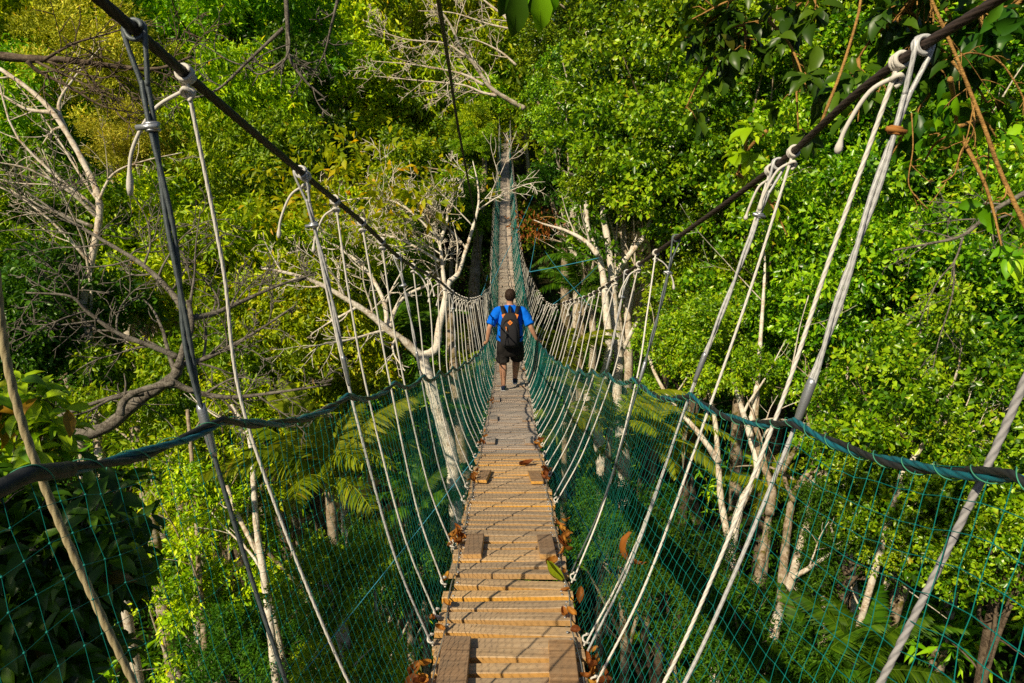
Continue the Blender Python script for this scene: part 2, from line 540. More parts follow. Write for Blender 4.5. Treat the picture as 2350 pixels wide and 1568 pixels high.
CROWNS = {}
for k, kw in {
    'glossy_a': dict(mat=M['leaf_glossy'], sprays=3300, per=11, L=.15, wr=.56, spread=.13, nl=110, lr=.17, upb=.25, sprigs=.25),
    'glossy_b': dict(mat=M['leaf_glossy'], sprays=3100, per=11, L=.145, wr=.6, spread=.13, nl=95, lr=.18, flat=1., upb=.25, sprigs=.25),
    'bright_a': dict(mat=M['leaf_bright'], sprays=2600, per=9, L=.25, wr=.3, spread=.16, droop=.85, nl=90, lr=.18, upb=.3, sprigs=.25),
    'bright_b': dict(mat=M['leaf_bright'], sprays=2700, per=9, L=.21, wr=.37, spread=.16, droop=.7, nl=80, lr=.19, flat=1., upb=.3, sprigs=.25),
    'mid_a': dict(mat=M['leaf_mid'], sprays=2700, per=9, L=.2, wr=.4, spread=.17, droop=.6, nl=90, lr=.18, upb=.3, sprigs=.25),
    'mid_b': dict(mat=M['leaf_mid'], sprays=2900, per=10, L=.165, wr=.5, spread=.14, droop=.5, nl=80, lr=.19, flat=1.05, upb=.3, sprigs=.25),
    'olive': dict(mat=M['leaf_olive'], sprays=2600, per=9, L=.19, wr=.3, spread=.3, droop=-.2, nl=70, lr=.17, upb=.2, sprigs=.35, flat=1.2),
    'dark_a': dict(mat=M['leaf_dark'], sprays=2600, per=9, L=.19, wr=.45, spread=.18, nl=80, lr=.19),
    'yellow': dict(mat=M['leaf_yellow'], sprays=190, per=4, L=.34, wr=.5, spread=.3, droop=.6, nl=30, lr=.3, tint_sp=.2, seedtint=.3),
    'airy': dict(mat=M['leaf_bright'], sprays=1300, per=7, L=.22, wr=.42, spread=.18, droop=.5, nl=60, lr=.15, sprigs=.3, flat=1.4),
    'fern': dict(mat=M['leaf_under'], sprays=2800, per=10, L=.18, wr=.3, spread=.26, droop=.2, nl=60, lr=.2, upb=1.0),
}.items():
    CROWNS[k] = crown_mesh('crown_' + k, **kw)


# ------------------------------------------------------------------ branches
def wander(start, d, L, n, bend, grav=0.):
    P = [np.asarray(start, float)]; d = unit(np.asarray(d, float))
    st = L / (n - 1)
    curl = rng.normal(0, bend, 3)
    for i in range(n - 1):
        curl = curl * .7 + rng.normal(0, bend, 3) * .6
        d = unit(d + curl * .5 + np.array([0, 0, grav])); P.append(P[-1] + d * st)
    return np.array(P)


def twigs(mb, P, r, level, nchild, lenf=.5, ang=.9, bend=.16, grav=.03, rmin=.003, t0=.2, sides=5, plane=None):
    """side shoots along the polyline P whose radius runs r[0] -> r[-1]"""
    P = np.asarray(P); n = len(P)
    tot = np.sum(np.linalg.norm(np.diff(P, axis=0), axis=1))
    for i in range(nchild):
        t = t0 + (1 - t0) * (i + rng.random()) / nchild
        j = min(n - 2, int(t * (n - 1)))
        base = P[j]; tan = unit(P[j + 1] - P[j])
        side = unit(np.cross(tan, rdir(1)[0]))
        if plane is not None:
            side = unit(side - plane * (side @ plane) * .75)
        d = tan * math.cos(ang) + side * math.sin(ang) * rng.uniform(.7, 1.2)
        L = tot * lenf * rng.uniform(.5, 1.15) * (1.15 - .6 * t)
        if 1 < base[1] < 60 and abs(base[0] - float(dx(base[1]))) > .8:
            e = base + unit(d) * L
            if abs(e[0] - float(dx(e[1]))) < .95 or (e[0] - float(dx(e[1]))) * (base[0] - float(dx(base[1]))) < 0: continue
        r0 = max(rmin, np.interp(t, np.linspace(0, 1, len(r)), r) * rng.uniform(.4, .62))
        k = max(5, int(7 + 2 * level))
        Q = wander(base, d, L, k, bend, grav)
        rr = np.linspace(r0, max(rmin * .6, r0 * .25), k)
        mb.tube(Q, rr, sides if r0 > .01 else 4)
        if level > 0:
            twigs(mb, Q, rr, level - 1, max(2, int(nchild * .62)), lenf, ang, bend, grav, rmin, .15, sides, plane)


def gpt(x, y):
    return np.array([x, y, float(ground(x, y))])


USED = {}


def tree(label, u, v, D, R, kind, bark='bark_dark', trunk=True, cat='tree', flat=1., group=None, name='forest_tree', limbs=4, lean=0.,
         tr=None):
    c = PD(u, v, D)
    if 2 < c[1] < 61:
        R0 = abs(c[0] - float(dx(c[1]))) - .7
        if R0 < R and abs(c[2] - float(dz(c[1])) - 1) < R + 1.2:
            print('CORRIDOR', label[:40], 'R', R, '->', round(R0, 2)); R = max(R0, .6)
    me, C, Rr = CROWNS[kind]
    s = R / 3.
    base = gpt(c[0] + lean + rng.normal(0, .3), c[1] + rng.normal(0, .3))
    if base[2] > c[2] - R * .6: base[2] = c[2] - R * 1.3
    root = thing(name, label, cat, base, group)
    o = bpy.data.objects.new('crown', me); COL.objects.link(o); o.parent = root
    o.location = Vector(c) - Vector(base)
    rz = rng.normal(0, .45); o.rotation_euler = (rng.normal(0, .12), rng.normal(0, .12), rz); o.scale = (s, s, s * flat)
    if trunk:
        mb = MB()
        top = c + np.array([0, 0, R * .35 * flat])
        mid = (base + c) / 2 + rng.normal(0, .35, 3)
        P = catmull([base - [0, 0, .4], base * .75 + mid * .25 + rng.normal(0, .1, 3), mid, c - [0, 0, R * .4], top], 7)
        h = c[2] - base[2]
        r0 = tr or (.06 + .013 * h + .012 * R)
        r = np.linspace(r0, r0 * .25, len(P))
        mb.tube(P, r, 9)
        ca, sa = math.cos(rz), math.sin(rz)
        for q in rng.choice(len(C), min(limbs + 3, len(C)), replace=False):
            x, y, z = C[q] * s
            tgt = c + np.array([ca * x - sa * y, sa * x + ca * y, z * flat])
            j = int(len(P) * rng.uniform(.5, .85))
            m_ = (P[j] + tgt) / 2 + rng.normal(0, .12 * R, 3) - [0, 0, .1 * R]
            B = catmull([P[j], m_, tgt], 6)
            mb.tube(B, np.linspace(r[j] * .6, .012, len(B)), 6)
            twigs(mb, B, [r[j] * .5, .012], 0, 3, .5)
        mb.build('trunk', M[bark], root)
    return root


# ================================================================== THE FOOTBRIDGE
dz = pchip([-1.5, 0, 1.5, 3.1, 4.6, 6.3, 8.5, 11.1, 14, 17, 20, 23, 26, 30, 34, 37, 41, 45.6, 50, 55, 60, 66],
           [-1.62, -1.66, -1.87, -2.12, -2.43, -2.83, -3.33, -3.85, -4.28, -4.6, -4.8, -4.86, -4.8, -4.55, -4.15, -3.72, -3.08, -2.2, -1.2, .05, 1.4, 3.1])
dx = pchip([-1.5, 6, 12, 18, 24, 30, 37, 50, 66], [-.01, -.02, -.03, -.09, -.18, -.27, -.37, -.50, -.66])
HW = .315


def hermite(pts):
    """smooth curve through (u, v, Y) picture/distance measurements and (x, y, z) points"""
    A = np.array([PY(*p[:3]) if len(p) == 3 else np.array(p[1:]) for p in pts])
    return pchip(A[:, 1], A[:, 0]), pchip(A[:, 1], A[:, 2])


def rel(y, off, h):             # offset from the deck's centre line and height above it
    return ('w', float(dx(y)) + off, y, float(dz(y)) + h)


cable = {
    -1: hermite([('w', -.73, .2, .59), (310, 70, 1.40), (425, 170, 1.57), (690, 395, 2.3), (830, 510, 3.06), (915, 590, 4.0), (1000, 640, 5.3),
                 (1040, 672, 7.), (1073, 686, 9.5), (1104, 679, 13.), (1117, 663, 16.5), (1127, 648, 20.), rel(25, -.62, 1.15), rel(31, -.64, 1.08),
                 rel(38, -.66, 1.12), rel(46, -.58, 1.25), rel(54, -.5, 1.5), rel(62, -.46, 2.0)]),
    1: hermite([('w', .93, .2, .645), (2290, 0, 1.40), (2110, 110, 1.58), (1795, 370, 2.33), (1545, 552, 3.5), (1400, 650, 5.5), (1345, 681, 7.3), (1310, 690, 9),
                (1265, 700, 12), (1235, 667, 16), (1217, 628, 20), rel(25, .66, 1.2), rel(31, .66, 1.1), rel(38, .66, 1.15), rel(46, .58, 1.25),
                rel(54, .5, 1.5), rel(62, .46, 2.0)])}
rail = {
    -1: hermite([('w', -.74, -.3, -.25), (0, 1108, .85), (508, 966, 1.4), (800, 908, 2.3), (908, 878, 3.06), (972, 862, 4.), (1040, 843, 6.2), (1090, 815, 9), (1112, 790, 11.2),
                 rel(15, -.47, .92), rel(20, -.51, .92), rel(30, -.54, .92), rel(43, -.52, .95), rel(50, -.42, .95), rel(62, -.38, 1.0)]),
    1: hermite([('w', .70, -.3, -.18), (2350, 1098, .88), (1820, 968, 1.58), (1583, 906, 2.35), (1455, 868, 3.4), (1390, 853, 4.5), (1330, 847, 6), (1283, 828, 8), (1251, 800, 10.3), (1238, 784, 11.2),
                rel(15, .49, .92), rel(20, .52, .92), rel(30, .55, .92), rel(43, .52, .95), rel(50, .42, .95), rel(62, .38, 1.0)])}


def on(c, s, y):
    fx, fz = c[s]
    return np.array([float(fx(y)), y, float(fz(y))])


nodes = {-1: [-.3, .9, 1.4, 2.3, 3.06, 4.0, 5.0, 6.2, 7.5, 9.0, 10.3, 11.2], 1: [-.3, .9, 1.58, 2.35, 3.4, 4.5, 5.2, 6.0, 7.0, 8.0, 9.2, 10.3, 11.2]}
for s in (-1, 1):
    y = 12.4
    while y < 61:
        nodes[s].append(y); y += rng.uniform(1.0, 1.35)


def rail_pt(s, y, sag=True):
    p = on(rail, s, y)
    n = nodes[s]
    j = int(np.searchsorted(n, y))
    if sag and 0 < j < len(n):
        t = (y - n[j - 1]) / (n[j] - n[j - 1])
        k = 4 * t * (1 - t)
        p[2] -= k * min(.055, .055 * (n[j] - n[j - 1])); p[0] += s * k * .012
    return p


bridge = thing('rope_footbridge', 'long rope suspension footbridge with wooden plank deck and teal side nets over the jungle valley', 'footbridge',
               (float(dx(0)), 0, float(dz(0))))

# ---- planks
planks = []
y = -.6
while y < 61.5:
    wdt = rng.uniform(.062, .082)
    planks.append((y, wdt)); y += wdt + rng.uniform(.016, .03) + (.016 if rng.random() < .12 else 0)


def plank(mb, y, wd, tint):
    sl = math.atan2(float(dz(y + .3) - dz(y - .3)), .6)
    roll = rng.normal(0, .012); yaw = rng.normal(0, .009); tilt = rng.normal(0, .035)
    R = Matrix.Rotation(sl + tilt, 3, 'X') @ Matrix.Rotation(yaw, 3, 'Z') @ Matrix.Rotation(roll, 3, 'Y')
    c = np.array([float(dx(y)) + rng.normal(0, .006), y, float(dz(y)) - .016 + rng.normal(0, .0025)])
    L = HW * 2 + rng.normal(0, .012)
    th = .03
    # a sawn board: sections along its length with slightly wandering edges
    n = 9; xs = np.linspace(-L / 2, L / 2, n)
    e = np.cumsum(rng.normal(0, .0011, (n, 2)), 0); zt = np.cumsum(rng.normal(0, .0009, n))
    b = .0035
    prof = [(-1, -1, 0, 0), (-1, 1, 0, -b), (-1, 1, b, 0), (1, 1, -b, 0), (1, 1, 0, -b), (1, -1, 0, 0)]
    V = []
    for i in range(n):
        for sy, sz, oy, oz in prof:
            yy = sy * wd / 2 + oy + e[i, 0 if sy < 0 else 1]
            V.append([xs[i], yy, sz * th / 2 + oz + zt[i]])
    V = np.array(V)
    if abs(xs[0]) and rng.random() < .3: V[:6, 0] += rng.uniform(0, .02)
    V = V @ np.array(R).T + c
    idx = np.arange(n * 6).reshape(n, 6)
    a_, b_ = idx[:-1], idx[1:]
    Q = np.stack([a_, b_, np.roll(b_, -1, 1), np.roll(a_, -1, 1)], -1).reshape(-1, 4)
    Q = np.vstack([Q, [[0, 1, 2, 3], [0, 3, 4, 5]], [[idx[-1, 3], idx[-1, 2], idx[-1, 1], idx[-1, 0]], [idx[-1, 5], idx[-1, 4], idx[-1, 3], idx[-1, 0]]]])
    mb.add(V, Q, tint=tint)
    return c, R


far = MB(); k = 0
for y, wd in planks:
    if y > 1.45 and k < 100:
        mb = MB(); c, R = plank(mb, y, wd, rng.random())
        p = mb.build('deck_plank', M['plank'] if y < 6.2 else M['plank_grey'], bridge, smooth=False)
        if y < 5:
            for s in (-1, 1):
                for q in range(1 if rng.random() < .4 else 2):
                    bb = MB(); bc = c + np.array(R @ Vector((s * rng.uniform(.268, .285), (q - .5) * wd * .5 if wd > .066 else 0, .0165)))
                    bb.loft([(bc[0], bc[1], bc[2] - .004, .0062, .0062), (bc[0], bc[1], bc[2] + .0012, .0062, .0062), (bc[0], bc[1], bc[2] + .003, .0035, .0035)], 10)
                    bb.build('bolt', M['steel'], p)
        k += 1
    else:
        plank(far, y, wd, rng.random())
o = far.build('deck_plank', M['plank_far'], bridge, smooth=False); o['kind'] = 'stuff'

# ---- carrying wires under the deck and along its edges
for s in (-1, 1):
    mb = MB(); yy = np.linspace(-.6, 61, 160)
    mb.tube(np.stack([dx(yy) + s * .27, yy, dz(yy) - .042], 1), .009, 6); mb.build('deck_cable', M['steel_dark'], bridge)
    mb = MB(); yy = np.linspace(-.6, 61, 420)
    mb.tube(np.stack([dx(yy) + s * (.29 + .008 * np.sin(yy * 9)), yy, dz(yy) + .006 + .004 * np.sin(yy * 13 + s)], 1), .0035, 5)
    mb.build('edge_wire', M['steel'], bridge)

# ---- cleat boards nailed lengthwise near both deck edges
yc = 2.30; i = 0
cl = []
while yc < 58:
    for s in (-1, 1):
        ln = rng.uniform(.40, .48) if yc < 2.5 else rng.uniform(.32, .42)
        wd = rng.uniform(.09, .11) if yc > 3 else .115; y = yc + rng.normal(0, .03)
        sl = math.atan2(float(dz(y + .2) - dz(y - .2)), .4)
        R = Matrix.Rotation(sl, 3, 'X') @ Matrix.Rotation(rng.normal(0, .035), 3, 'Z')
        mb = MB()
        mb.box((float(dx(y)) + s * rng.uniform(.205, .222), y, float(dz(y)) + .0165), (wd, ln, .028), R, tint=rng.random(), jit=.002)
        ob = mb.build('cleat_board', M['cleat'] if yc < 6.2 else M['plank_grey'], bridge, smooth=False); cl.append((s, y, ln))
        bv = ob.modifiers.new('edge', 'BEVEL'); bv.width = .003; bv.segments = 1
    yc += 1.30 if yc < 3 else 1.55 if yc < 4 else 1.62 + rng.normal(0, .05)

# ---- main cables, handrails, nets
for s in (-1, 1):
    fx, fz = cable[s]
    yy = np.r_[np.linspace(.2, 6, 60), np.linspace(6.2, 62, 180)]
    P = np.stack([fx(yy), yy, fz(yy)], 1)
    mb = MB()
    k = np.searchsorted(yy, 4.6)
    mb.rope(P[:k + 1], .0105, .045, 6, .008, .2, 18, 0); mb.tube(P[k:], .0115, 7, tint=.5)
    mb.build('main_cable', M['cable_brown'] if s > 0 else M['cable_dark'], bridge)

    yy = np.r_[np.arange(-.3, 7, .02), np.arange(7, 61.5, .08)]
    P = np.array([rail_pt(s, y) for y in yy])
    k = np.searchsorted(yy, 4.)
    w_ = yy[:, None] * np.array([[0, 0, 0]])
    T, N, B = frames(P)
    ph = yy * 16.
    dlt = (np.cos(ph)[:, None] * N + np.sin(ph)[:, None] * B)
    hr = MB()
    hr.rope((P + dlt * .0055)[:k + 1], .0066, .04, 3, .007, .14, 12); hr.tube((P + dlt * .0055)[k:], .0095, 6)
    h = hr.build('handrail_rope', M['rail_blue'], bridge)
    hb = MB()
    hb.rope((P - dlt * .0055)[:k + 1], .0066, .04, 3, .007, .14, 12); hb.tube((P - dlt * .0055)[k:], .008, 5)
    hb.build('core_rope', M['rail_black'], h)
    # thin twine lashing the net to the rail
    tw = MB(); yt = np.arange(.5, 9, .004); Pt = np.array([rail_pt(s, y) for y in yt]); T, N, B = frames(Pt)
    pt = yt * (2 * PI / .09) * (1 if s > 0 else .8)
    tw.tube(Pt + .0132 * (np.cos(pt)[:, None] * N + np.sin(pt)[:, None] * B), .0011, 4)
    tw.build('lashing_twine', M['twine'], h)


def net_pt(s, y, t):
    """t = 0 at the handrail, 1 at the deck edge; the net hangs outward in a shallow belly"""
    a = rail_pt(s, y); b = np.array([float(dx(y)) + s * .325, y, float(dz(y)) - .02])
    p = a + (b - a) * t
    belly = .055 + .025 * math.sin(y * 1.7 + s) + .02 * math.sin(y * 4.1) + (.08 if s > 0 else .02) * math.exp(-max(0, y - .6) / .9)
    p = p + np.array([s * belly * 4 * t * (1 - t) * (.55 + .6 * t) * .8, .025 * math.sin(t * 6 + y * 2), -.012 * math.sin(PI * t)])
    return p


for s in (-1, 1):
    mb = MB()
    y = .0; ys = []
    while y < 61:
        ys.append(y); y += .046 if y < 9 else (.06 if y < 20 else .09)
    ys = np.array(ys)
    rows = 26
    G = np.array([[net_pt(s, y, t) for t in np.linspace(0, 1, rows)] for y in ys])
    G[1:-1, 1:-1] += rng.normal(0, .0022, G[1:-1, 1:-1].shape)
    rad = np.interp(ys, [0, 1.2, 2.6, 9], [.0012, .00095, .0008, .001] if s > 0 else [.0005, .00055, .0007, .001])
    rad = np.where(ys > 9, .0016 + .00005 * ys, rad)
    for i in range(len(ys)):
        mb.tube(G[i], rad[i], 4 if ys[i] < 3 else 3, cap=False)
    for j in range(rows):
        if j % 2 and False:
            kk = np.searchsorted(ys, 20); mb.tube(G[:kk, j], rad[:kk], 3, cap=False)
        else:
            mb.tube(G[:, j], rad, 3, cap=False)
    # knots of the nearest meshes
    for i in range(np.searchsorted(ys, 2.6)):
        for j in range(1, rows - 1):
            c = G[i, j]; q = .0028
            mb.add(c + np.array([[q, 0, 0], [-q, 0, 0], [0, q, 0], [0, -q, 0], [0, 0, q], [0, 0, -q]]), None,
                   [[0, 2, 4], [2, 1, 4], [1, 3, 4], [3, 0, 4], [2, 0, 5], [1, 2, 5], [3, 1, 5], [0, 3, 5]])
    mb.build('side_net', M['net'], bridge)


# ---- hangers
def ring_around(s, y, n=3, r=.0165, thick=.0065, gap=.0085, skew=0.):
    fx, fz = cable[s]
    c = on(cable, s, y); t = unit(on(cable, s, y + .05) - on(cable, s, y - .05))
    a = unit(np.cross(t, [0, 0, 1.])); b = np.cross(a, t)
    th = np.linspace(0, 2 * PI * n, int(14 * n))
    return c + r * (np.cos(th)[:, None] * a + np.sin(th)[:, None] * b) + t * (th / (2 * PI) - n / 2)[:, None] * gap


def hang_path(s, y, off=0., slack=.0, yb=None, side=.02):
    yb = y if yb is None else yb
    top = on(cable, s, y); rl = rail_pt(s, y + (yb - y) * .5); rl = rl + [s * side, 0, 0]
    b = np.array([float(dx(yb)) + s * (HW + .018 + off), yb, float(dz(yb)) + .004])
    mid = rl * .42 + b * .58 + [s * (.03 + slack), 0, -.01]
    return catmull([top, top * .5 + rl * .5 + rng.normal(0, .006, 3) * [1, 1, 0], rl, mid, b], 8)


def rope_hanger(s, y, yb=None, mat='rope_white', r=.0046, tail=.16, near=True, side=.025, two=False):
    P = hang_path(s, y, yb=yb, side=side)
    mb = MB()
    if near: mb.rope(P, r, .032, 3, .006 if y < 3 else .012, .17, 10)
    else: mb.tube(P, r, 6)
    h = mb.build('hanger_rope', M[mat], bridge)
    if y < 16:
        kb = MB(); kb.tube(ring_around(s, y, 3 if y < 5 else 2, .0155, 0, .0085), r * 1.0, 6 if y < 5 else 5)
        c = on(cable, s, y)
        kp = c + np.array([[0, 0, -.028], [.012, .006, -.036], [.0, .014, -.045], [-.012, 0, -.038], [0, -.012, -.03], [.011, 0, -.042], [0, .004, -.055]])
        kb.tube(catmull(kp, 5), r * 1.1, 6)
        kb.build('knot', M[mat], h); kb = MB()
        # lashing at the bottom
        b = P[-1]; kp = b + np.array([[0, 0, .05], [.012, .01, .04], [-.012, .012, .028], [-.01, -.012, .02], [.014, -.008, .01], [0, .012, 0], [-.008 * s, 0, -.012]])
        kb.tube(catmull(kp, 4), r, 5)
        kb.build('lashing', M[mat], h)
        if tail:
            tb = MB(); d = unit(np.array([-.9 * (1 if y < 3 or rng.random() < .8 else -1), (.15 if s < 0 else .5) if y < 3 else rng.normal(0, .3), -.25]))
            t0 = c + [0, 0, -.03]
            Q = catmull([t0, t0 + d * tail * .45 + [0, 0, -.02], t0 + d * tail * .8 + [0, 0, -.09], t0 + d * tail * .9 + [0, 0, -.09 - tail * .45]], 6)
            rr = np.r_[np.full(len(Q) - 4, r * .95), r * 1.2, r * 1.7, r * 1.8, r * 1.1]
            tb.tube(Q, rr, 7); tb.build('loose_end', M[mat], h)
    return h


def wire_hanger(s, y, yb=None, mat='steel_wire', r=.0046, ferrule=.56, clamp=.17, side=.012, near=True):
    P = hang_path(s, y, yb=yb, side=side)
    n = len(P)
    d = np.r_[0, np.cumsum(np.linalg.norm(np.diff(P, axis=0), axis=1))]; tot = d[-1]
    at = lambda q: np.array([np.interp(q, d, P[:, k]) for k in range(3)])
    top = on(cable, s, y)
    mb = MB()
    q1 = d[np.searchsorted(d, tot * ferrule * .62)]
    lowP = np.array([at(q) for q in np.linspace(.02, tot, 60)])
    st = .006 if y < 3 else .015
    # doubled strand from the cable down to the ferrule, one strand below it
    a = np.array([at(q) for q in np.linspace(.09, q1, 30)]); tt = np.linspace(0, 1, 30)
    ph = tt * 9
    o1 = np.stack([np.cos(ph), np.sin(ph), 0 * ph], 1) * (r * .95)
    mb.rope(a + o1, r * .92, .05, 6, st, .16, 12)
    mb.rope(np.vstack([a - o1, np.array([at(q) for q in np.linspace(q1, tot, 40)])[1:]]), r * .92, .05, 6, st, .16, 12)
    h = mb.build('wire_hanger', M[mat], bridge)
    if y < 9:
        t = unit(on(cable, s, y + .05) - on(cable, s, y - .05)); ax = unit(np.cross(t, [0, 0, 1.])); up = np.cross(ax, t)
        lb = MB()
        R_ = ring_around(s, y, 1.6, .018, 0, .011)
        e0, e1 = at(.10) + ax * r, at(.10) - ax * r
        lp = catmull([e0, top + ax * .02 - up * .01, top + ax * .016 + up * .012, top + up * .018, top - ax * .016 + up * .012, top - ax * .02 - up * .01, e1], 6)
        lb.rope(lp, r * .9, .05, 6, st, .16, 10); lb.rope(R_, r * .9, .05, 6, st, .16, 10); lb.build('cable_loop', M[mat], h)
        cb = MB(); c = at(clamp); dr = unit(at(clamp + .03) - c)
        a1 = unit(np.cross(dr, [0, 1., 0])); a2 = np.cross(dr, a1)
        th = np.linspace(0, 2 * PI, 18)
        cb.tube(c + .0115 * (np.cos(th)[:, None] * a1 + np.sin(th)[:, None] * a2), .004, 6)
        cb.tube(c + dr * .012 + .0115 * (np.cos(th)[:, None] * a1 + np.sin(th)[:, None] * a2), 0.0032, 6)
        cb.tube([c - a1 * .026 + a2 * .01 + dr * .006, c + a1 * .018 + a2 * .012 + dr * .006], .006, 6)
        cb.build('wire_clamp', M['rust'] if (s > 0 and y < 2) else M['steel'], h)
        fb = MB(); f0, f1 = at(q1 - .05), at(q1 + .07)
        fb.tube([f0, f0 * .9 + f1 * .1, f0 * .5 + f1 * .5, f0 * .1 + f1 * .9, f1], [r * 1.5, r * 1.95, r * 1.9, r * 1.5, r * 1.1], 12); fb.build('ferrule', M['steel'], h)
    return h


# near hangers, as measured
rope_hanger(-1, .98, mat='rope_beige', r=.0062, tail=0, side=.05)
wire_hanger(-1, 1.40, yb=1.33, mat='steel_dark', r=.0054)
rope_hanger(-1, 1.57, yb=1.72, tail=.2, r=.0044, side=.055)
wire_hanger(-1, 2.3, yb=2.5, r=.0046); rope_hanger(-1, 2.34, yb=2.5, tail=.13, r=.0044, side=.02)
rope_hanger(-1, 2.67, yb=2.72, tail=.12, r=.0044); rope_hanger(-1, 3.06, yb=3.05, tail=0)
rope_hanger(1, 1.0, mat='rope_grey', r=.0062, tail=0, side=.03)
rope_hanger(1, 1.64, yb=1.75, r=.0056, tail=.12, side=.0); wire_hanger(1, 1.57, yb=1.64, r=.0062, side=.02)
wire_hanger(1, 2.36, yb=2.44, r=.0054); rope_hanger(1, 2.24, yb=2.2, tail=.1, r=.0048); rope_hanger(1, 2.42, yb=2.5, tail=.08, r=.0046, side=.03)
wire_hanger(1, 3.45, yb=3.2, r=.0052, mat='steel_dark'); rope_hanger(1, 3.85, yb=3.1, tail=.13)
far_h = MB(); nr = 0
ylist = []
for s in (-1, 1):
    y = 3.5 if s < 0 else 4.3
    q = 0
    while y < 60.5:
        ylist.append((y, s, q)); q += 1
        y += rng.uniform(.38, .58) if y < 10 else (rng.uniform(.46, .64) if y < 24 else rng.uniform(.5, .66))
ylist.sort()
for y, s, q in ylist:
    if q % 6 == 1 and y < 24:
        wire_hanger(s, y, yb=y + rng.normal(0, .05), r=.0048)
    elif nr < 86:
        rope_hanger(s, y, yb=y + rng.normal(0, .07), tail=rng.uniform(.06, .14) if rng.random() < .6 else 0, near=y < 7, r=.0046 + .00008 * y); nr += 1
    else:
        far_h.tube(hang_path(s, y), .0066, 5)
o = far_h.build('hanger_rope', M['rope_white'], bridge); o['kind'] = 'stuff'

# ---- black tape bound round the left handrail, nearest the viewer
mb = MB()
Pt = np.array([rail_pt(-1, y) for y in np.linspace(.5, .98, 40)])
mb.rope(Pt, .0132, .035, 1, .01, .05, 12); mb.build('tape_binding', M['rail_black'], bridge)

# ---- guy ropes (blue) and stay cable
def strung(name, label, cat, pts, r, mat, group=None):
    A = [np.asarray(p, float) for p in pts]
    P = A[0] + (A[1] - A[0]) * np.linspace(0, 1, 24)[:, None]
    P[:, 2] -= np.sin(np.linspace(0, PI, 24)) * np.linalg.norm(A[1] - A[0]) * .006
    mb = MB(); mb.tube(P, r, 6)
    o = mb.build(name, M[mat]); tag(o, label, cat, group); return o


G_ = 'blue guy ropes bracing the bridge'
a20 = on(cable, 1, 20.5)
strung('guy_rope', 'blue guy rope running level from the right hangers to the pale trunk', 'rope', [a20, PD(1375, 592, 21.)], .012, 'guy_blue', G_)
strung('guy_rope', 'blue guy rope slanting steeply up from the right cable low point to the pale trunk', 'rope', [on(cable, 1, 11.8), PD(1376, 606, 21.)], .009, 'guy_blue', G_)
strung('guy_rope', 'blue guy rope crossing above the far deck from left net to right canopy', 'rope', [on(rail, -1, 22), PD(1232, 430, 33)], .011, 'guy_blue', G_)
strung('guy_rope', 'steep blue guy rope rising from the right hangers into the orange dead leaves', 'rope', [a20, PD(1234, 520, 27)], .01, 'guy_blue', G_)
strung('guy_rope', 'thin blue guy rope dropping through the dark palms right of the bridge', 'rope', [PD(1250, 576, 26), PD(1352, 700, 15)], .006, 'guy_blue', G_)
strung('guy_rope', 'blue guy rope looping up from the left cable low point behind the bare pale tree', 'rope', [on(cable, -1, 13), on(cable, -1, 20) + [-.1, 0, .2]], .011, 'guy_blue', G_)
strung('guy_rope', 'thin blue guy rope below the left net, slanting down to the bottom edge', 'rope', [np.array([-.33, 6.6, float(dz(6.6)) - .05]), PD(700, 1540, 6.5)], .004, 'guy_blue', G_)
strung('guy_rope', 'thin blue guy rope below the right net, slanting down past the hanging brown leaf', 'rope', [np.array([.33, 6.4, float(dz(6.4)) - .05]), PD(1580, 1600, 4.6)], .0045, 'guy_blue', G_)
st = MB(); A = [PD(1000, -40, 3.2), PD(1030, 150, 5.2), PD(1053, 300, 7.6), PD(1090, 500, 12), PD(1103, 600, 14.5), on(cable, -1, 17)]
st.tube(catmull(A, 10), np.linspace(.0135, .016, 51), 8)
tag(st.build('stay_cable', M['cable_dark']), 'long dark stay cable running down from the top edge to the bridge', 'cable')

# ---- fallen leaves on and beside the deck
def dry_leaf_mesh(L, W, curl, mat):
    n = 7; xs = np.linspace(0, 1, n); V = []; q = []
    for i, x in enumerate(xs):
        wd = W * math.sin(PI * min(1, .06 + x * .94)) ** .75 * (1 if i < n - 1 else .05)
        a = curl * (x - .4) * 2; bx, bz = L * (math.sin(a) / (curl * 2) if abs(curl) > .01 else x), L * (1 - math.cos(a)) / (curl * 2 + 1e-6)
        for j, yy in enumerate((-1, -.5, 0, .5, 1)):
            V.append([bx, yy * wd / 2 * (1 - .25 * abs(yy) * abs(curl)), bz + abs(yy) ** 1.5 * wd * .45 * (curl > 0 or .3) + rng.normal(0, .0025)])
    idx = np.arange(n * 5).reshape(n, 5)
    Q = np.stack([idx[:-1, :-1], idx[1:, :-1], idx[1:, 1:], idx[:-1, 1:]], -1).reshape(-1, 4)
    mb = MB(); mb.add(V, Q, tint=np.clip(rng.random() + rng.normal(0, .08, n * 5), 0, 1))
    return mb.mesh('dry_leaf', mat)


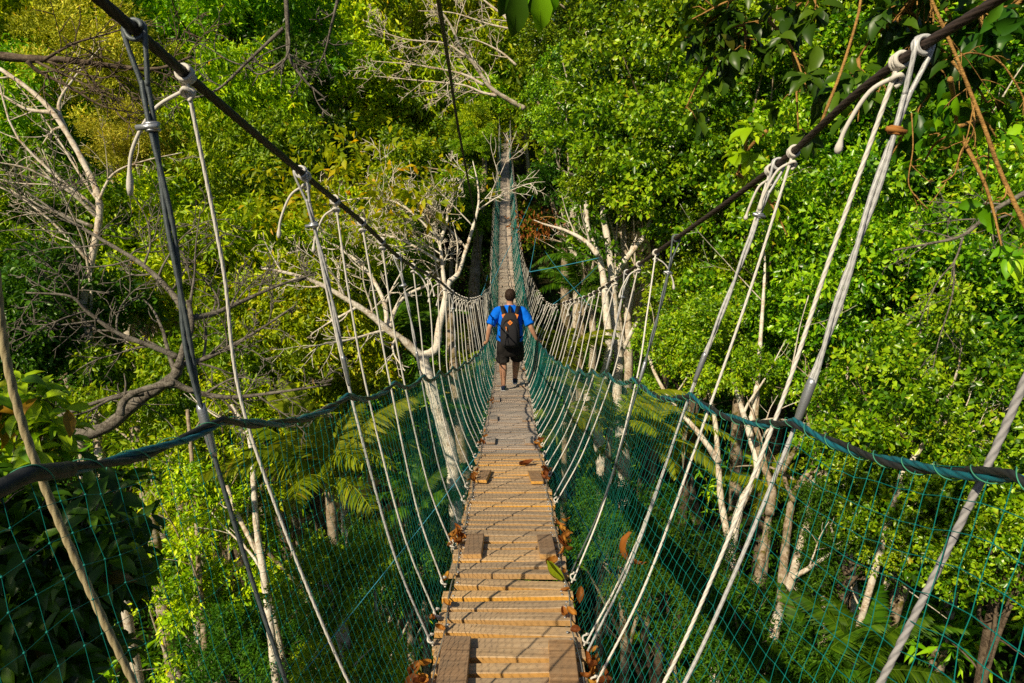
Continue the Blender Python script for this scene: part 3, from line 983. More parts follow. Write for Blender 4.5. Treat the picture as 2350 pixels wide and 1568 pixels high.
DRY = [dry_leaf_mesh(.12 * a, .055 * b, c, M['dry_leaf']) for a, b, c in ((1, 1, 1.1), (1.1, 1.2, .8), (.8, .9, 1.6), (1.25, .8, 1.3), (.7, 1.2, .6))]
piles = [(-1, 2.12, 15, 'curled brown dry leaf heaped left of the nearest left cleat board', .34), (1, 2.2, 12, 'curled brown dry leaf beside the nearest right cleat board', .33),
         (-1, 3.62, 9, 'rusty dry leaf heaped beside the second left cleat board', .31), (1, 3.6, 10, 'rusty dry leaf heaped beside the second right cleat board', .33),
         (-1, 5.15, 6, 'brown dry leaf by the third left cleat board', .3), (1, 5.2, 6, 'brown dry leaf by the third right cleat board', .31),
         (-1, 2.75, 3, 'orange dry leaf on the left plank ends between the first two cleats', .31), (1, 2.85, 4, 'orange dry leaf on the right plank ends between the first two cleats', .31),
         (-1, 6.9, 5, 'brown dry leaf by the fourth left cleat board', .3), (1, 6.8, 5, 'brown dry leaf by the fourth right cleat board', .31),
         (-1, 10.0, 4, 'brown dry leaf on the left deck edge close to the walking man', .3), (1, 13.2, 3, 'brown dry leaf on the right deck edge past the walking man', .3)]
for s, y, n, lab, off in piles:
    for i in range(int(n * 1.5)):
        yy = y + rng.normal(0, .14); h = abs(rng.normal(0, .02)) * (1 if n > 4 else .3)
        o = bpy.data.objects.new('dry_leaf', DRY[int(rng.integers(len(DRY)))]); COL.objects.link(o)
        o.location = (float(dx(yy)) + s * (off + rng.normal(0, .022)), yy, float(dz(yy)) + .012 + h)
        o.rotation_euler = (rng.normal(0, .5), rng.normal(0, .5), rng.uniform(0, 6.28)); sc_ = rng.uniform(.35, .85); o.scale = (sc_,) * 3
        tag(o, lab, 'dry leaf', lab.replace('leaf', 'leaves'))
o = bpy.data.objects.new('fallen_leaf', dry_leaf_mesh(.15, .1, .9, M['green_leaf'])); COL.objects.link(o)
o.location = (.21, 3.12, float(dz(3.12)) + .018); o.rotation_euler = (.55, -.35, 2.4)
tag(o, 'big yellow-green fallen leaf lying on the right side of the deck', 'fallen leaf')
o = bpy.data.objects.new('fallen_leaf', dry_leaf_mesh(.12, .07, 1.2, M['dry_leaf'])); COL.objects.link(o)
o.location = (.2, 3.24, float(dz(3.2)) + .022); o.rotation_euler = (.2, .3, .9)
tag(o, 'brown curled leaf touching the yellow-green leaf on the deck', 'fallen leaf')
o = bpy.data.objects.new('hanging_leaf', dry_leaf_mesh(.27, .07, 1.5, M['dry_leaf'])); COL.objects.link(o)
p = net_pt(1, 2.55, .68); o.location = p + [.012, 0, .1]; o.rotation_euler = (.5, 1.35, .5)
tag(o, 'long curled brown leaf caught upright in the right side net', 'dry leaf')
for (y_, off_) in ((5.65, .12),):
    o = bpy.data.objects.new('fallen_leaf', DRY[1]); COL.objects.link(o); o.location = (off_, y_, float(dz(y_)) + .012); o.rotation_euler = (0, 0, .4); o.scale = (1.2,) * 3
    tag(o, 'small orange leaf lying flat in the middle of the deck before the third cleats', 'fallen leaf')

# ================================================================== THE WALKING MAN
MY = 11.25
MB0 = np.array([float(dx(MY)) - .005, MY, float(dz(MY)) + .004])


def skin(name, verts, edges, mat, parent, sub=2, root=0, roots=None):
    me = bpy.data.meshes.new(name)
    me.from_pydata([tuple(MB0 + np.array(v[:3])) for v in verts], edges, [])
    o = link(name, me, parent)
    md = o.modifiers.new('skin', 'SKIN'); md.use_smooth_shade = True; md.branch_smoothing = .6
    for i, v in enumerate(verts):
        sv = me.skin_vertices[0].data[i]
        r = v[3]; sv.radius = (r, v[4] if len(v) > 4 else r); sv.use_root = (i == root)
    s_ = o.modifiers.new('sub', 'SUBSURF'); s_.levels = sub; s_.render_levels = sub
    me.materials.append(M[mat]); return o


man = thing('person', 'man in blue t-shirt and black shorts walking away on the deck, hands on both handrails', 'person', MB0)
lh = rail_pt(-1, MY + .02) - MB0; rh = rail_pt(1, MY + .02) - MB0
V = [(0, 0, .93, .15, .12), (0, .01, 1.12, .15, .11), (0, .015, 1.30, .16, .12), (0, .02, 1.42, .10, .08), (.0, .035, 1.50, .056, .058), (0, .05, 1.56, .062, .07),
     (0, .06, 1.625, .074, .09), (0, .055, 1.69, .073, .088), (0, .05, 1.735, .045, .055)]
E = [(i, i + 1) for i in range(8)]


def chain(start, pts):
    k = len(V)
    for i, p in enumerate(pts):
        V.append(p); E.append((start if i == 0 else k + i - 1, k + i))
    return k + len(pts) - 1


for s, hp in ((-1, lh), (1, rh)):
    wr = hp + np.array([-.045 * s, -.075, .055])
    el_ = np.array([s * .345, -.09, 1.14])
    m1 = el_ * .6 + wr * .4
    e = chain(3, [(s * .19, .02, 1.41, .07), (s * .27, -.02, 1.28, .056), (*el_, .044), (*m1, .046), (*(el_ * .25 + wr * .75), .033), (*wr, .026, .03),
                  (*(wr * .5 + hp * .5 + [0, 0, .012]), .024, .036), (*(hp + [-.004 * s, .005, .026]), .017, .036)])
    # four fingers curling over the rope, thumb from the side of the palm
    for q in range(4):
        f0 = hp + np.array([.012 * s, -.018 + q * .019, .022]); ln = (.9, 1., .95, .78)[q]
        chain(e, [(*f0, .0088), (*(hp + np.array([.030 * s, -.016 + q * .019, .004])), .0082), (*(hp + np.array([.024 * s, -.014 + q * .018, -.022 * ln])), .0075)])
    chain(e - 1, [(*(hp + np.array([-.016 * s, -.034, .02])), .0105), (*(hp + np.array([-.024 * s, -.016, -.006])), .009)])
for s, foot, knee in ((-1, (-.115, -.07, 0), (-.125, .03, .50)), (1, (.085, .30, 0), (.11, .25, .50))):
    fx_, fy_, fz_ = foot
    an = np.array([fx_, fy_, .09]); kn = np.array(knee)
    chain(0, [(s * .115, .02, .84, .095), (*(np.array([s * .115, .02, .84]) * .5 + kn * .5), .088), (*kn, .068), (*(kn * .70 + an * .30 + [0, -.02, 0]), .077), (*(kn * .3 + an * .7), .054), (*an, .042),
              (fx_ + .01 * s, fy_ + .07, .045, .035, .028)])
body = skin('body', V, E, 'skin', man)
# face and ears
fb = MB()
hc = MB0 + [0, .055, 1.655]
for s in (-1, 1):
    fb.ball(hc + [s * .079, -.004, -.012], (.012, .022, .034), 10, 7)
fb.tube([hc + [0, .088, .02], hc + [0, .108, -.012], hc + [0, .118, -.028], hc + [0, .092, -.035]], [.008, .012, .015, .01], 8)
fb.tube([hc + [-.024, .086, -.064], hc + [0, .094, -.062], hc + [.024, .086, -.064]], [.003, .007, .003], 6)
fb.build('face', M['skin'], body)
eb = MB()
for s in (-1, 1): eb.ball(hc + [s * .031, .082, .012], (.013, .01, .009), 8, 6)
eb.build('eyes', M['hair'], body)
# hair: cropped cap with short locks
hb = MB()
rings = []
for z, r, ry, cy in ((-.075, .066, .055, -.032), (-.055, .074, .07, -.026), (-.02, .083, .085, -.017), (.02, .087, .094, -.008), (.055, .081, .09, -.002), (.085, .060, .070, .004), (.1, .03, .036, .006)):
    rings.append((hc[0], hc[1] + cy, hc[2] + z, r, ry, 2.2))
hb.loft(rings, 26)
n = 900
d = rdir(n); d[:, 2] = np.abs(d[:, 2]) * 1.3 - .75; d[:, 1] -= .15; d = unit(d)
p = hc + d * [.083, .09, .098] + [0, -.008, .003]
leaves(hb, p, d * .5 + np.array([0, -.25, -.7]) + rng.normal(0, .35, (n, 3)), d, .022, .006, rng.random(n))
hb.build('hair', M['hair'], man)
# shirt: torso and short sleeves in one cloth
sh = MB()
tor = [(0, .0, .875, .222, .152), (0, .0, .89, .226, .156), (0, .0, .96, .224, .155), (0, .005, 1.06, .213, .148), (0, .01, 1.18, .214, .146), (0, .015, 1.29, .222, .142), (0, .018, 1.37, .214, .126),
       (0, .02, 1.425, .180, .100), (0, .025, 1.462, .125, .08), (0, .028, 1.485, .082, .07), (0, .03, 1.497, .068, .064)]
sh.loft([(MB0[0] + a, MB0[1] + b, MB0[2] + c, r1, r2, 2.4) for a, b, c, r1, r2 in tor], 40)
for s in (-1, 1):
    P = catmull([MB0 + [s * .13, .02, 1.405], MB0 + [s * .205, .012, 1.375], MB0 + [s * .28, -.03, 1.265], MB0 + [s * .333, -.07, 1.165]], 5)
    sh.tube(P, np.interp(np.linspace(0, 1, len(P)), [0, .35, .8, 1], [.07, .088, .082, .08]), 20)
shirt = sh.build('t_shirt', M['shirt'], man)
tx = bpy.data.textures.new('cloth_folds', 'CLOUDS'); tx.noise_scale = .09


def wrinkle(o, st_):
    s_ = o.modifiers.new('sub', 'SUBSURF'); s_.levels = 2; s_.render_levels = 2
    dm = o.modifiers.new('folds', 'DISPLACE'); dm.texture = tx; dm.strength = st_; dm.mid_level = .5; dm.texture_coords = 'GLOBAL'


wrinkle(shirt, .022)
# shorts: seat and two wide legs
so_ = MB()
so_.loft([(MB0[0], MB0[1] + b, MB0[2] + z, rx, ry, 2.4) for b, z, rx, ry in ((.0, .93, .205, .14), (0, .88, .217, .15), (.0, .80, .226, .158), (.02, .70, .232, .16), (.035, .63, .235, .15), (.045, .60, .225, .13))], 36)
for s, kn in ((-1, (-.125, .02, .50)), (1, (.118, .19, .50))):
    P = catmull([MB0 + [s * .112, .0, .80], MB0 + np.array([s * .118, .01, .70]), MB0 + np.array([s * .124, kn[1] * .7, .60]), MB0 + np.array([kn[0] * 1.02, kn[1], .495])], 5)
    so_.tube(P, np.linspace(.105, .116, len(P)), 22)
shorts = so_.build('shorts', M['shorts'], man); wrinkle(shorts, .03)
for s in (-1, 1):
    pb = MB(); P = catmull([MB0 + [s * .232, -.02, .86], MB0 + [s * .236, -.02, .72], MB0 + [s * .24, .0 + (.08 if s > 0 else 0), .6], MB0 + [s * .245, .0 + (.16 if s > 0 else 0), .50]], 6)
    pb.tube(P, .0045, 6); pb.build('stripe', M['stripe'], shorts)
# shoes
for s, (fx_, fy_) in ((-1, (-.115, -.07)), (1, (.085, .30))):
    b = MB0 + [fx_, fy_, 0]
    lift = .0 if s < 0 else .012
    ub = MB(); yy = np.linspace(-.085, .185, 12)
    secs = []
    wv = np.interp(yy, [-.085, -.06, 0, .09, .15, .185], [.022, .038, .041, .05, .043, .016])
    hv = np.interp(yy, [-.085, -.05, .0, .05, .12, .185], [.085, .10, .098, .075, .055, .035])
    a = np.linspace(0, PI, 11)
    G = np.array([[[b[0] + w_ * math.cos(q) + .012 * s * max(0, y_), b[1] + y_, b[2] + lift + .022 + (h_ - .02) * math.sin(q) ** .7] for q in a] for y_, w_, h_ in zip(yy, wv, hv)])
    idx = np.arange(12 * 11).reshape(12, 11)
    ub.add(G.reshape(-1, 3), np.stack([idx[:-1, :-1], idx[:-1, 1:], idx[1:, 1:], idx[1:, :-1]], -1).reshape(-1, 4))
    ub.ball(b + [0, -.055, lift + .06], (.036, .03, .045), 12, 7)
    shoe = ub.build('shoe', M['shoe'], man)
    sb = MB()
    base = [(b[0] + w_ * sx_ * 1.05 + .012 * s * max(0, y_), b[1] + y_ * 1.03) for sx_, seq in ((1, range(12)), (-1, range(11, -1, -1))) for y_, w_ in [(yy[i], wv[i]) for i in seq]]
    for z in (.0, .028): pass
    V0 = [(x, y_, b[2] + lift) for x, y_ in base] + [(x, y_, b[2] + lift + .03) for x, y_ in base]
    k = len(base); Q = [[i, (i + 1) % k, k + (i + 1) % k, k + i] for i in range(k)]
    V0 += [(b[0], b[1] + .05, b[2] + lift), (b[0], b[1] + .05, b[2] + lift + .03)]
    Tt = [[2 * k, (i + 1) % k, i] for i in range(k)] + [[2 * k + 1, k + i, k + (i + 1) % k] for i in range(k)]
    sb.add(V0, Q, Tt); sb.build('sole', M['sole'], shoe)
    gb = MB(); gb.box(b + [.038 * s * -1 * (1 if s < 0 else -1), -.03, lift + .055], (.008, .05, .016)); gb.build('side_flash', M['shoe_green'], shoe)

# backpack
bp = thing('backpack', 'dark grey backpack with orange diamond patch worn on the man\'s back', 'backpack', MB0 + [0, -.2, .82])
pb = MB()
pr = [(-.2, .815, .10, .05), (-.215, .83, .135, .075), (-.222, .87, .155, .088), (-.226, .95, .165, .098), (-.226, 1.05, .167, .102), (-.222, 1.16, .164, .098), (-.214, 1.26, .152, .088), (-.203, 1.33, .125, .075),
      (-.19, 1.385, .085, .055), (-.18, 1.405, .04, .03)]
pb.loft([(MB0[0], MB0[1] + b, MB0[2] + z, rx, ry, 2.7) for b, z, rx, ry in pr], 36)
pack = pb.build('bag_body', M['pack'], bp); wrinkle(pack, .012)
q = MB()
lw = [(-.222 - .055, .86, .12, .055), (-.236 - .05, .91, .128, .06), (-.24 - .05, 1.0, .13, .064), (-.238 - .05, 1.12, .125, .062), (-.228 - .045, 1.22, .105, .055), (-.21 - .04, 1.3, .07, .042)]
q.loft([(MB0[0], MB0[1] + b, MB0[2] + z, rx, ry, 2.6) for b, z, rx, ry in lw], 30)
fp = q.build('front_pocket', M['pack'], bp); wrinkle(fp, .006)
q = MB(); th = np.linspace(.1, PI - .1, 22)
q.tube(np.array([MB0 + [-.15 * math.cos(t), -.225 - .112 * math.sin(t), .935] for t in th]), .0045, 6); q.build('piping', M['pack_trim'], bp)
q = MB(); th = np.linspace(-.15, PI + .15, 26)
q.tube(np.array([MB0 + [-.132 * math.cos(t), -.29 - .012 * math.sin(t), 1.12 + .20 * math.sin(t)] for t in th]), .004, 6); q.build('zip', M['pack_trim'], bp)
q = MB(); c = MB0 + [.0, -.318, 1.262]
R3 = np.array(Matrix.Rotation(-.42, 3, 'X') @ Matrix.Rotation(PI / 4, 3, 'Y'))
q.box(c, (.062, .008, .062), R3); patch = q.build('diamond_patch', M['orange'], bp, smooth=False)
q = MB(); q.box(c + [0, -.005, 0], (.006, .004, .022), np.array(Matrix.Rotation(-.42, 3, 'X'))); q.box(c + [-.009, -.005, 0], (.004, .004, .016), np.array(Matrix.Rotation(-.42, 3, 'X'))); q.box(c + [.009, -.005, 0], (.004, .004, .016), np.array(Matrix.Rotation(-.42, 3, 'X')))
q.build('patch_slit', M['pack_trim'], patch, smooth=False)
q = MB(); q.tube([MB0 + [-.066, -.352, 1.20], MB0 + [-.07, -.36, 1.0]], .003, 6); q.build('pocket_zip', M['steel'], bp)
q = MB(); q.tube([MB0 + [-.068, -.36, 1.205], MB0 + [-.062, -.368, 1.18], MB0 + [-.05, -.37, 1.13]], [.008, .011, .006], 8); q.build('zip_pull', M['orange'], bp)
for s in (-1, 1):
    P = catmull([MB0 + [s * .095, -.2, 1.36], MB0 + [s * .12, -.13, 1.44], MB0 + [s * .135, -.02, 1.474], MB0 + [s * .145, .10, 1.42], MB0 + [s * .165, .165, 1.28], MB0 + [s * .185, .14, 1.12], MB0 + [s * .20, .0, 1.02], MB0 + [s * .175, -.14, .96]], 6)
    T, N, B = frames(P); q = MB()
    w_ = unit(np.cross(T, np.stack([0 * P[:, 0], P[:, 1] - MB0[1], P[:, 2] - MB0[2] - 1.2], 1)))
    hw = np.interp(np.linspace(0, 1, len(P)), [0, .6, .7, 1], [.034, .032, .013, .012])[:, None]
    nn = unit(np.cross(w_, T)) * .008
    ring = np.stack([P - w_ * hw - nn, P + w_ * hw - nn, P + w_ * hw + nn, P - w_ * hw + nn], 1)
    q._grid(ring, len(P), 4, P, True, .5)
    stp = q.build('shoulder_strap', M['pack_trim'], bp)
    q = MB(); q.box(MB0 + [s * .1, -.215, 1.345], (.058, .03, .075), np.array(Matrix.Rotation(-.5, 3, 'X') @ Matrix.Rotation(s * .35, 3, 'Y'))); q.build('strap_anchor', M['orange'], stp, smooth=False)
q = MB(); P = catmull([MB0 + [-.02, -.19, 1.39], MB0 + [-.02, -.15, 1.46], MB0 + [-.005, -.08, 1.495], MB0 + [.01, -.15, 1.45], MB0 + [.012, -.19, 1.39]], 5); q.tube(P, .016, 8); q.build('grab_handle', M['pack_trim'], bp)
# ================================================================== THE FOREST
# ---- understorey covering the valley floor and the far hillside: nobody could count it
def cover(name, label, cat, mat, n_l, area, lr, sprays, per, L, wr, h0, spread=.25):
    xs, ys = [], []
    while len(xs) < n_l:
        x = rng.uniform(*area[0]); y = rng.uniform(*area[1])
        if abs(x) > .85 * max(y, 0) + 14: continue
        xs.append(x); ys.append(y)
    xs, ys = np.array(xs), np.array(ys)
    R = rng.uniform(lr[0], lr[1], n_l)
    C = np.stack([xs, ys, ground(xs, ys) + R * rng.uniform(.1, h0, n_l)], 1)
    k = rng.integers(0, n_l, sprays)
    d = rdir(sprays); d[:, 2] = np.abs(d[:, 2]); d[:, 1] -= .35; d = unit(d)
    p = C[k] + d * (R[k] * (1 - np.abs(rng.normal(0, .2, sprays))))[:, None]
    P = np.repeat(p, per, 0); D = np.repeat(d, per, 0); N = len(P)
    ax = unit(D + rng.normal(0, .5, (N, 3)))
    pos = P + ax * rng.random((N, 1)) * spread + rng.normal(0, spread * .5, (N, 3))
    dn = ax + rng.normal(0, .7, (N, 3)); dn[:, 2] -= .4
    nr = D * .5 + np.array([0, 0, .7]) + rng.normal(0, .4, (N, 3))
    ll = L * rng.uniform(.6, 1.3, N)
    tint = .45 + np.repeat(rng.normal(0, .2, n_l)[k], per) + rng.normal(0, .18, N)
    mb = MB(); leaves(mb, pos, dn, nr, ll, ll * wr, np.clip(tint, 0, 1))
    o = mb.build(name, M[mat], kind='stuff'); o['label'] = label; o['category'] = cat


cover('undergrowth', 'dense dark green undergrowth covering the valley floor beneath the trees', 'undergrowth', 'leaf_under', 1500, ((-40, 40), (3, 60)), (.5, 2.3), 30000, 7, .2, .42, 1.1, .34)
cover('fern_undergrowth', 'long bladed fern and seedling undergrowth mixed among the dark undergrowth below the bridge', 'undergrowth', 'leaf_mid', 420, ((-30, 30), (4, 45)), (.5, 1.5), 3600, 8, .55, .2, 1.9, .2)
cover('hillside_forest', 'far mass of green forest canopy covering the hillside behind the bridge', 'forest', 'leaf_far', 420, ((-100, 100), (56, 125)), (2.5, 5), 22000, 7, .55, .5, 2.4, .8)

# ---- forest trees, one by one: label, u, v, depth, crown radius, foliage
G_R = 'dark leaved trees of the right-hand canopy'
G_L = 'sunlit trees of the left-hand slope'
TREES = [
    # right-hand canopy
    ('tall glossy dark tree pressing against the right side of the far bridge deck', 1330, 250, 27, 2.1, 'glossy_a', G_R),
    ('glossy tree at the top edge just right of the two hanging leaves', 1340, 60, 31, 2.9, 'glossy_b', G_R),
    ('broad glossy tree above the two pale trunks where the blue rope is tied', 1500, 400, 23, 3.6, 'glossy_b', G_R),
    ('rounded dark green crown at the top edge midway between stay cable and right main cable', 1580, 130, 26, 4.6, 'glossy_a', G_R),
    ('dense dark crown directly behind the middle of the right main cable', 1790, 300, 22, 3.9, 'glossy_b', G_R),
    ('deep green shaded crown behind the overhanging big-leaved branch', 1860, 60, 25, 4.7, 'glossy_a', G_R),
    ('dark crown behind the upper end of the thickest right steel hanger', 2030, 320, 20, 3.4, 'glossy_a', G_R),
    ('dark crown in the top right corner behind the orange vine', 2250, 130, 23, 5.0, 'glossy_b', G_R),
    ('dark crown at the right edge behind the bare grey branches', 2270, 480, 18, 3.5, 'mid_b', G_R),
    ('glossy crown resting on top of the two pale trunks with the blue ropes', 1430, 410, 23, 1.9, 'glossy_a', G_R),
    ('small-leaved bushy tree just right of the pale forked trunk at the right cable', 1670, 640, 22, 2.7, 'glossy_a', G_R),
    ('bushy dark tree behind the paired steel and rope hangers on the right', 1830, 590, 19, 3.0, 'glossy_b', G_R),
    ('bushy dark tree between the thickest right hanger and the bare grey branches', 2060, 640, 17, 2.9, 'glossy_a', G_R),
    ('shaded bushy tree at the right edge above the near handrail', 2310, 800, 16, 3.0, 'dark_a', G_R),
    ('sunlit round bush growing over the pale trunks right of the walking man', 1610, 800, 17, 1.5, 'mid_b', G_R),
    ('leafy bush behind the lower half of the thickest right hanger', 1910, 800, 18.5, 2.4, 'glossy_a', G_R),
    ('sunny small-leaved bush behind the right net above the dark palm', 2130, 1010, 13, 2.2, 'glossy_b', G_R),
    ('bright bush low at the right edge seen through the near net', 2310, 1230, 11.5, 1.5, 'glossy_a', G_R),
    ('bush just left of the near grey rope hanger, seen through the right net', 2120, 1150, 12.5, 1.3, 'glossy_b', G_R),
    ('dark shrub at the foot of the cluster of pale trunks', 1700, 1480, 12.5, 1.5, 'fern', G_R),
    ('green shrub beside the hanging brown leaf in the right net', 1930, 1240, 13.5, 1.2, 'fern', G_R),
    ('dark tree filling the gap between far deck and right canopy low down', 1310, 420, 30, 2.0, 'dark_a', G_R),
    # left-hand slope
    ('bright yellow-green tree behind the white bare branches above the bridge end', 935, 330, 58, 7.0, 'bright_a', G_L),
    ('sunny tree at the top edge left of the stay cable', 810, 130, 60, 8.0, 'bright_b', G_L),
    ('sunny tree at the top edge right of the stay cable', 1065, 80, 66, 7.6, 'bright_a', G_L),
    ('shaded tree in the dark hollow beneath the long brown leafless branch', 650, 300, 29, 3.4, 'dark_a', G_L),  # the hollow's shade is put into the dark leaf colour
    ('light green tree at the top edge right of the left main cable', 560, 60, 30, 4.4, 'mid_a', G_L),
    ('olive yellow plumed tree glowing behind the first left steel hanger', 230, 180, 21.5, 2.0, 'olive', G_L),
    ('smaller olive plumed tree below the big plumed one', 325, 350, 20, 1.25, 'olive', G_L),
    ('bright green tree in the top left corner', 60, 40, 29, 4.4, 'bright_b', G_L),
    ('green tree at the left edge below the brown horizontal branch', 40, 290, 22, 2.6, 'mid_a', G_L),
    ('bright tree between first left rope hanger and the main cable', 520, 280, 24, 2.5, 'bright_a', G_L),
    ('green tree behind the upper part of the second left rope hanger', 560, 450, 21, 2.5, 'mid_a', G_L),
    ('leafy tree right of the pale leaning trunk on the left slope', 340, 590, 19, 2.3, 'bright_b', G_L),
    ('shaded tree at the left edge behind the beige rope hanger', 60, 560, 17, 2.4, 'mid_b', G_L),
    ('sunny tree behind the twigs of the dark bare tree', 520, 660, 18, 2.2, 'bright_a', G_L),
    ('bright leafy tree behind the left hangers at mid height', 750, 560, 20, 1.9, 'bright_b', G_L),
    ('dark shaded tree at the left edge above the big-leaved bush', 90, 800, 14.5, 2.2, 'dark_a', G_L),
    ('sunny small-leaved tree under the dark bare tree', 690, 790, 16, 2.0, 'bright_b', G_L),
    ('bright bush below the lichen covered limb of the dark bare tree', 420, 960, 14, 1.8, 'mid_a', G_L),
    ('yellow-green tree above the near left handrail', 640, 960, 15, 1.7, 'bright_a', G_L),
    ('airy yellow-green sapling beside the thin white trunk at lower left', 500, 1130, 12.5, 1.35, 'airy', G_L),
    ('airy yellow-green sapling low at left between the first two left hangers', 470, 1330, 11.5, 1.2, 'airy', G_L),
    ('bright little bush at the bottom edge under the left net', 810, 1520, 10, .75, 'bright_b', G_L),
    ('dark shrub at the bottom edge right of the big-leaved bush', 560, 1500, 11, 1.0, 'fern', G_L),
    ('dark green shrub below the big sunlit palm under the left net', 880, 1330, 12.5, 1.1, 'fern', G_L),
    ('dark leafy shrub hiding the feet of the roped pale trunks', 1425, 1200, 14.5, 1.2, 'fern', G_R),
    ('low shrub between the near right hangers and the trunk cluster', 1530, 1310, 13, 1.1, 'fern', G_R),
    ('leafy shrub below the sunlit palm, nearest to the left net', 770, 1340, 9.6, .75, 'mid_b', G_L),
    ('dark tree in shade right behind the white forked trunk', 1040, 480, 44, 2.9, 'mid_a', G_L),
    ('tree closing the view above the far end of the deck', 1100, 225, 64, 4.5, 'bright_b', G_L),
    ('pale green tree peeping over the far end of the deck from the right', 1215, 180, 66, 5.0, 'mid_a', G_L),
    ('green tree on the far slope in the gap left of the bridge end', 990, 420, 52, 4.6, 'mid_b', G_L),
    ('green tree behind the pale trunk forks on the left', 890, 650, 25, 2.0, 'mid_b', G_L),
    ('distant tree in the gap of the left slope behind the plumed trees', 430, 200, 34, 4.2, 'mid_b', G_L),
    ('distant tree above the left main cable middle', 700, 170, 52, 6.5, 'bright_b', G_L),
    ('distant tree at the left edge between corner tree and horizontal branch', 130, 150, 35, 4.5, 'mid_a', G_L),
]
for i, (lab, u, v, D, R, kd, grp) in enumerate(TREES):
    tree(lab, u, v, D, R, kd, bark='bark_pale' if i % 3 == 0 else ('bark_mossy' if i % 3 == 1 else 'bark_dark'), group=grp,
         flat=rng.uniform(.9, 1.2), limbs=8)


# ---- trees whose trunks and boughs show: polylines measured as (u, v) at given depths
def limb(pts, D0, D1=None):
    n = len(pts); D1 = D0 if D1 is None else D1
    return catmull([PD(u, v, D0 + (D1 - D0) * i / max(1, n - 1)) for i, (u, v) in enumerate(pts)], 7)


def shaped_tree(name, label, cat, trunk, limbs, bark, group=None, root=True, crowns=(), tw=None):
    """trunk / limbs: (points, D0, D1, r0, r1, child twigs, levels)"""
    pts, D0, D1, r0, r1, nc, lv = trunk
    P = limb(pts, D0, D1)
    P0 = P
    if root:
        b = P[0].copy(); g = float(ground(b[0], b[1]))
        if b[2] > g:
            dirn = unit(P[0] - P[3]); low = [b + np.array([dirn[0] * .3 * (b[2] - g) * f, dirn[1] * .3 * (b[2] - g) * f, -(b[2] - g + .3) * f]) for f in (1, .66, .33)]
            P = np.vstack([catmull(low + [b], 5)[:-1], P])
    t = thing(name, label, cat, P[0], group)
    rr = np.linspace(r0, r1, len(P))
    mb = MB(); mb.tube(P, rr * (1 + .08 * np.sin(np.arange(len(P)) * 1.7)), 10)
    if nc: twigs(mb, P0, rr[-len(P0):], lv, nc, **(tw or {}))
    mb.build('trunk', M[bark], t)
    for pts, D0, D1, r0, r1, nc, lv in limbs:
        P = limb(pts, D0, D1); rr = np.linspace(r0, r1, len(P)); mb = MB()
        mb.tube(P, rr * (1 + .06 * np.sin(np.arange(len(P)) * 1.3)), 8)
        if nc: twigs(mb, P, rr, lv, nc, **(tw or {}))
        mb.build('branch', M[bark], t)
    for u, v, D, R, kd in crowns:
        o = bpy.data.objects.new('crown', CROWNS[kd][0]); COL.objects.link(o); o.parent = t
        o.location = Vector(PD(u, v, D)) - t.location; o.scale = (R / 3,) * 3; o.rotation_euler = (0, 0, rng.uniform(0, 6.28))
    return t


CAMPLANE = np.array([0, CT, -ST])
TW = dict(lenf=.55, ang=.8, bend=.2, grav=.02, rmin=.006, plane=CAMPLANE)
# dark leafless tree on the left
shaped_tree('bare_tree', 'dark grey leafless tree with lichen blotched trunk reaching in from the left edge', 'bare tree',
            ([(-160, 1010), (0, 1012), (130, 1000), (235, 985), (325, 915), (395, 868), (412, 838)], 8.2, 8.6, .095, .06, 2, 1),
            [([(408, 845), (425, 790), (440, 745), (432, 690)], 8.5, 8.7, .05, .03, 2, 1),
             ([(436, 740), (400, 680), (330, 610), (250, 560), (150, 500), (60, 440)], 8.7, 9.4, 0.046, .012, 11, 2),
             ([(440, 730), (490, 720), (560, 690), (640, 655), (720, 630)], 8.7, 9.6, 0.044, .011, 10, 2),
             ([(408, 820), (350, 795), (270, 765), (200, 715), (160, 680), (60, 672)], 8.6, 8.0, 0.04, .01, 10, 2),
             ([(405, 835), (450, 830), (510, 805), (590, 760), (680, 700)], 8.6, 9.0, 0.044, .011, 10, 2),
             ([(390, 875), (450, 900), (530, 912), (640, 900), (760, 882)], 8.4, 8.7, 0.044, .01, 10, 2),
             ([(330, 905), (260, 915), (200, 945), (140, 960)], 8.3, 7.7, .028, .006, 5, 1),
             ([(275, 955), (285, 920), (325, 895), (400, 880)], 8.1, 8.2, .05, .03, 2, 0),
             ([(435, 705), (445, 640), (450, 560), (460, 480)], 8.7, 8.9, .022, .005, 6, 2),
             ([(330, 610), (345, 560), (335, 500), (300, 440)], 9.0, 9.2, .016, .004, 5, 1)],
            'bark_grey', root=False, tw=dict(TW, bend=.24, rmin=.0065))
# pale leaning tree on the left slope
shaped_tree('pale_tree', 'pale leaning trunk with thin bare forks on the left slope beside the plumed tree', 'bare tree',
            ([(232, 1060), (215, 960), (200, 860), (203, 760), (192, 700), (208, 610), (228, 500), (222, 440), (190, 370), (150, 300), (110, 245), (60, 200), (0, 158)], 14.5, 15.5, .11, .045, 7, 2),
            [([(152, 302), (135, 240), (170, 180), (230, 110)], 15.5, 16, .05, .012, 5, 2),
             ([(120, 258), (60, 250), (0, 215)], 15.5, 15.5, .05, .02, 4, 1),
             ([(222, 470), (260, 400), (330, 370), (420, 350)], 15, 15.4, .035, .008, 5, 2),
             ([(225, 500), (160, 440), (70, 390), (-20, 370)], 15, 14, .045, .012, 7, 2),
             ([(212, 520), (110, 480), (0, 430)], 15, 14, .04, .012, 7, 2)], 'bark_pale', tw=TW)
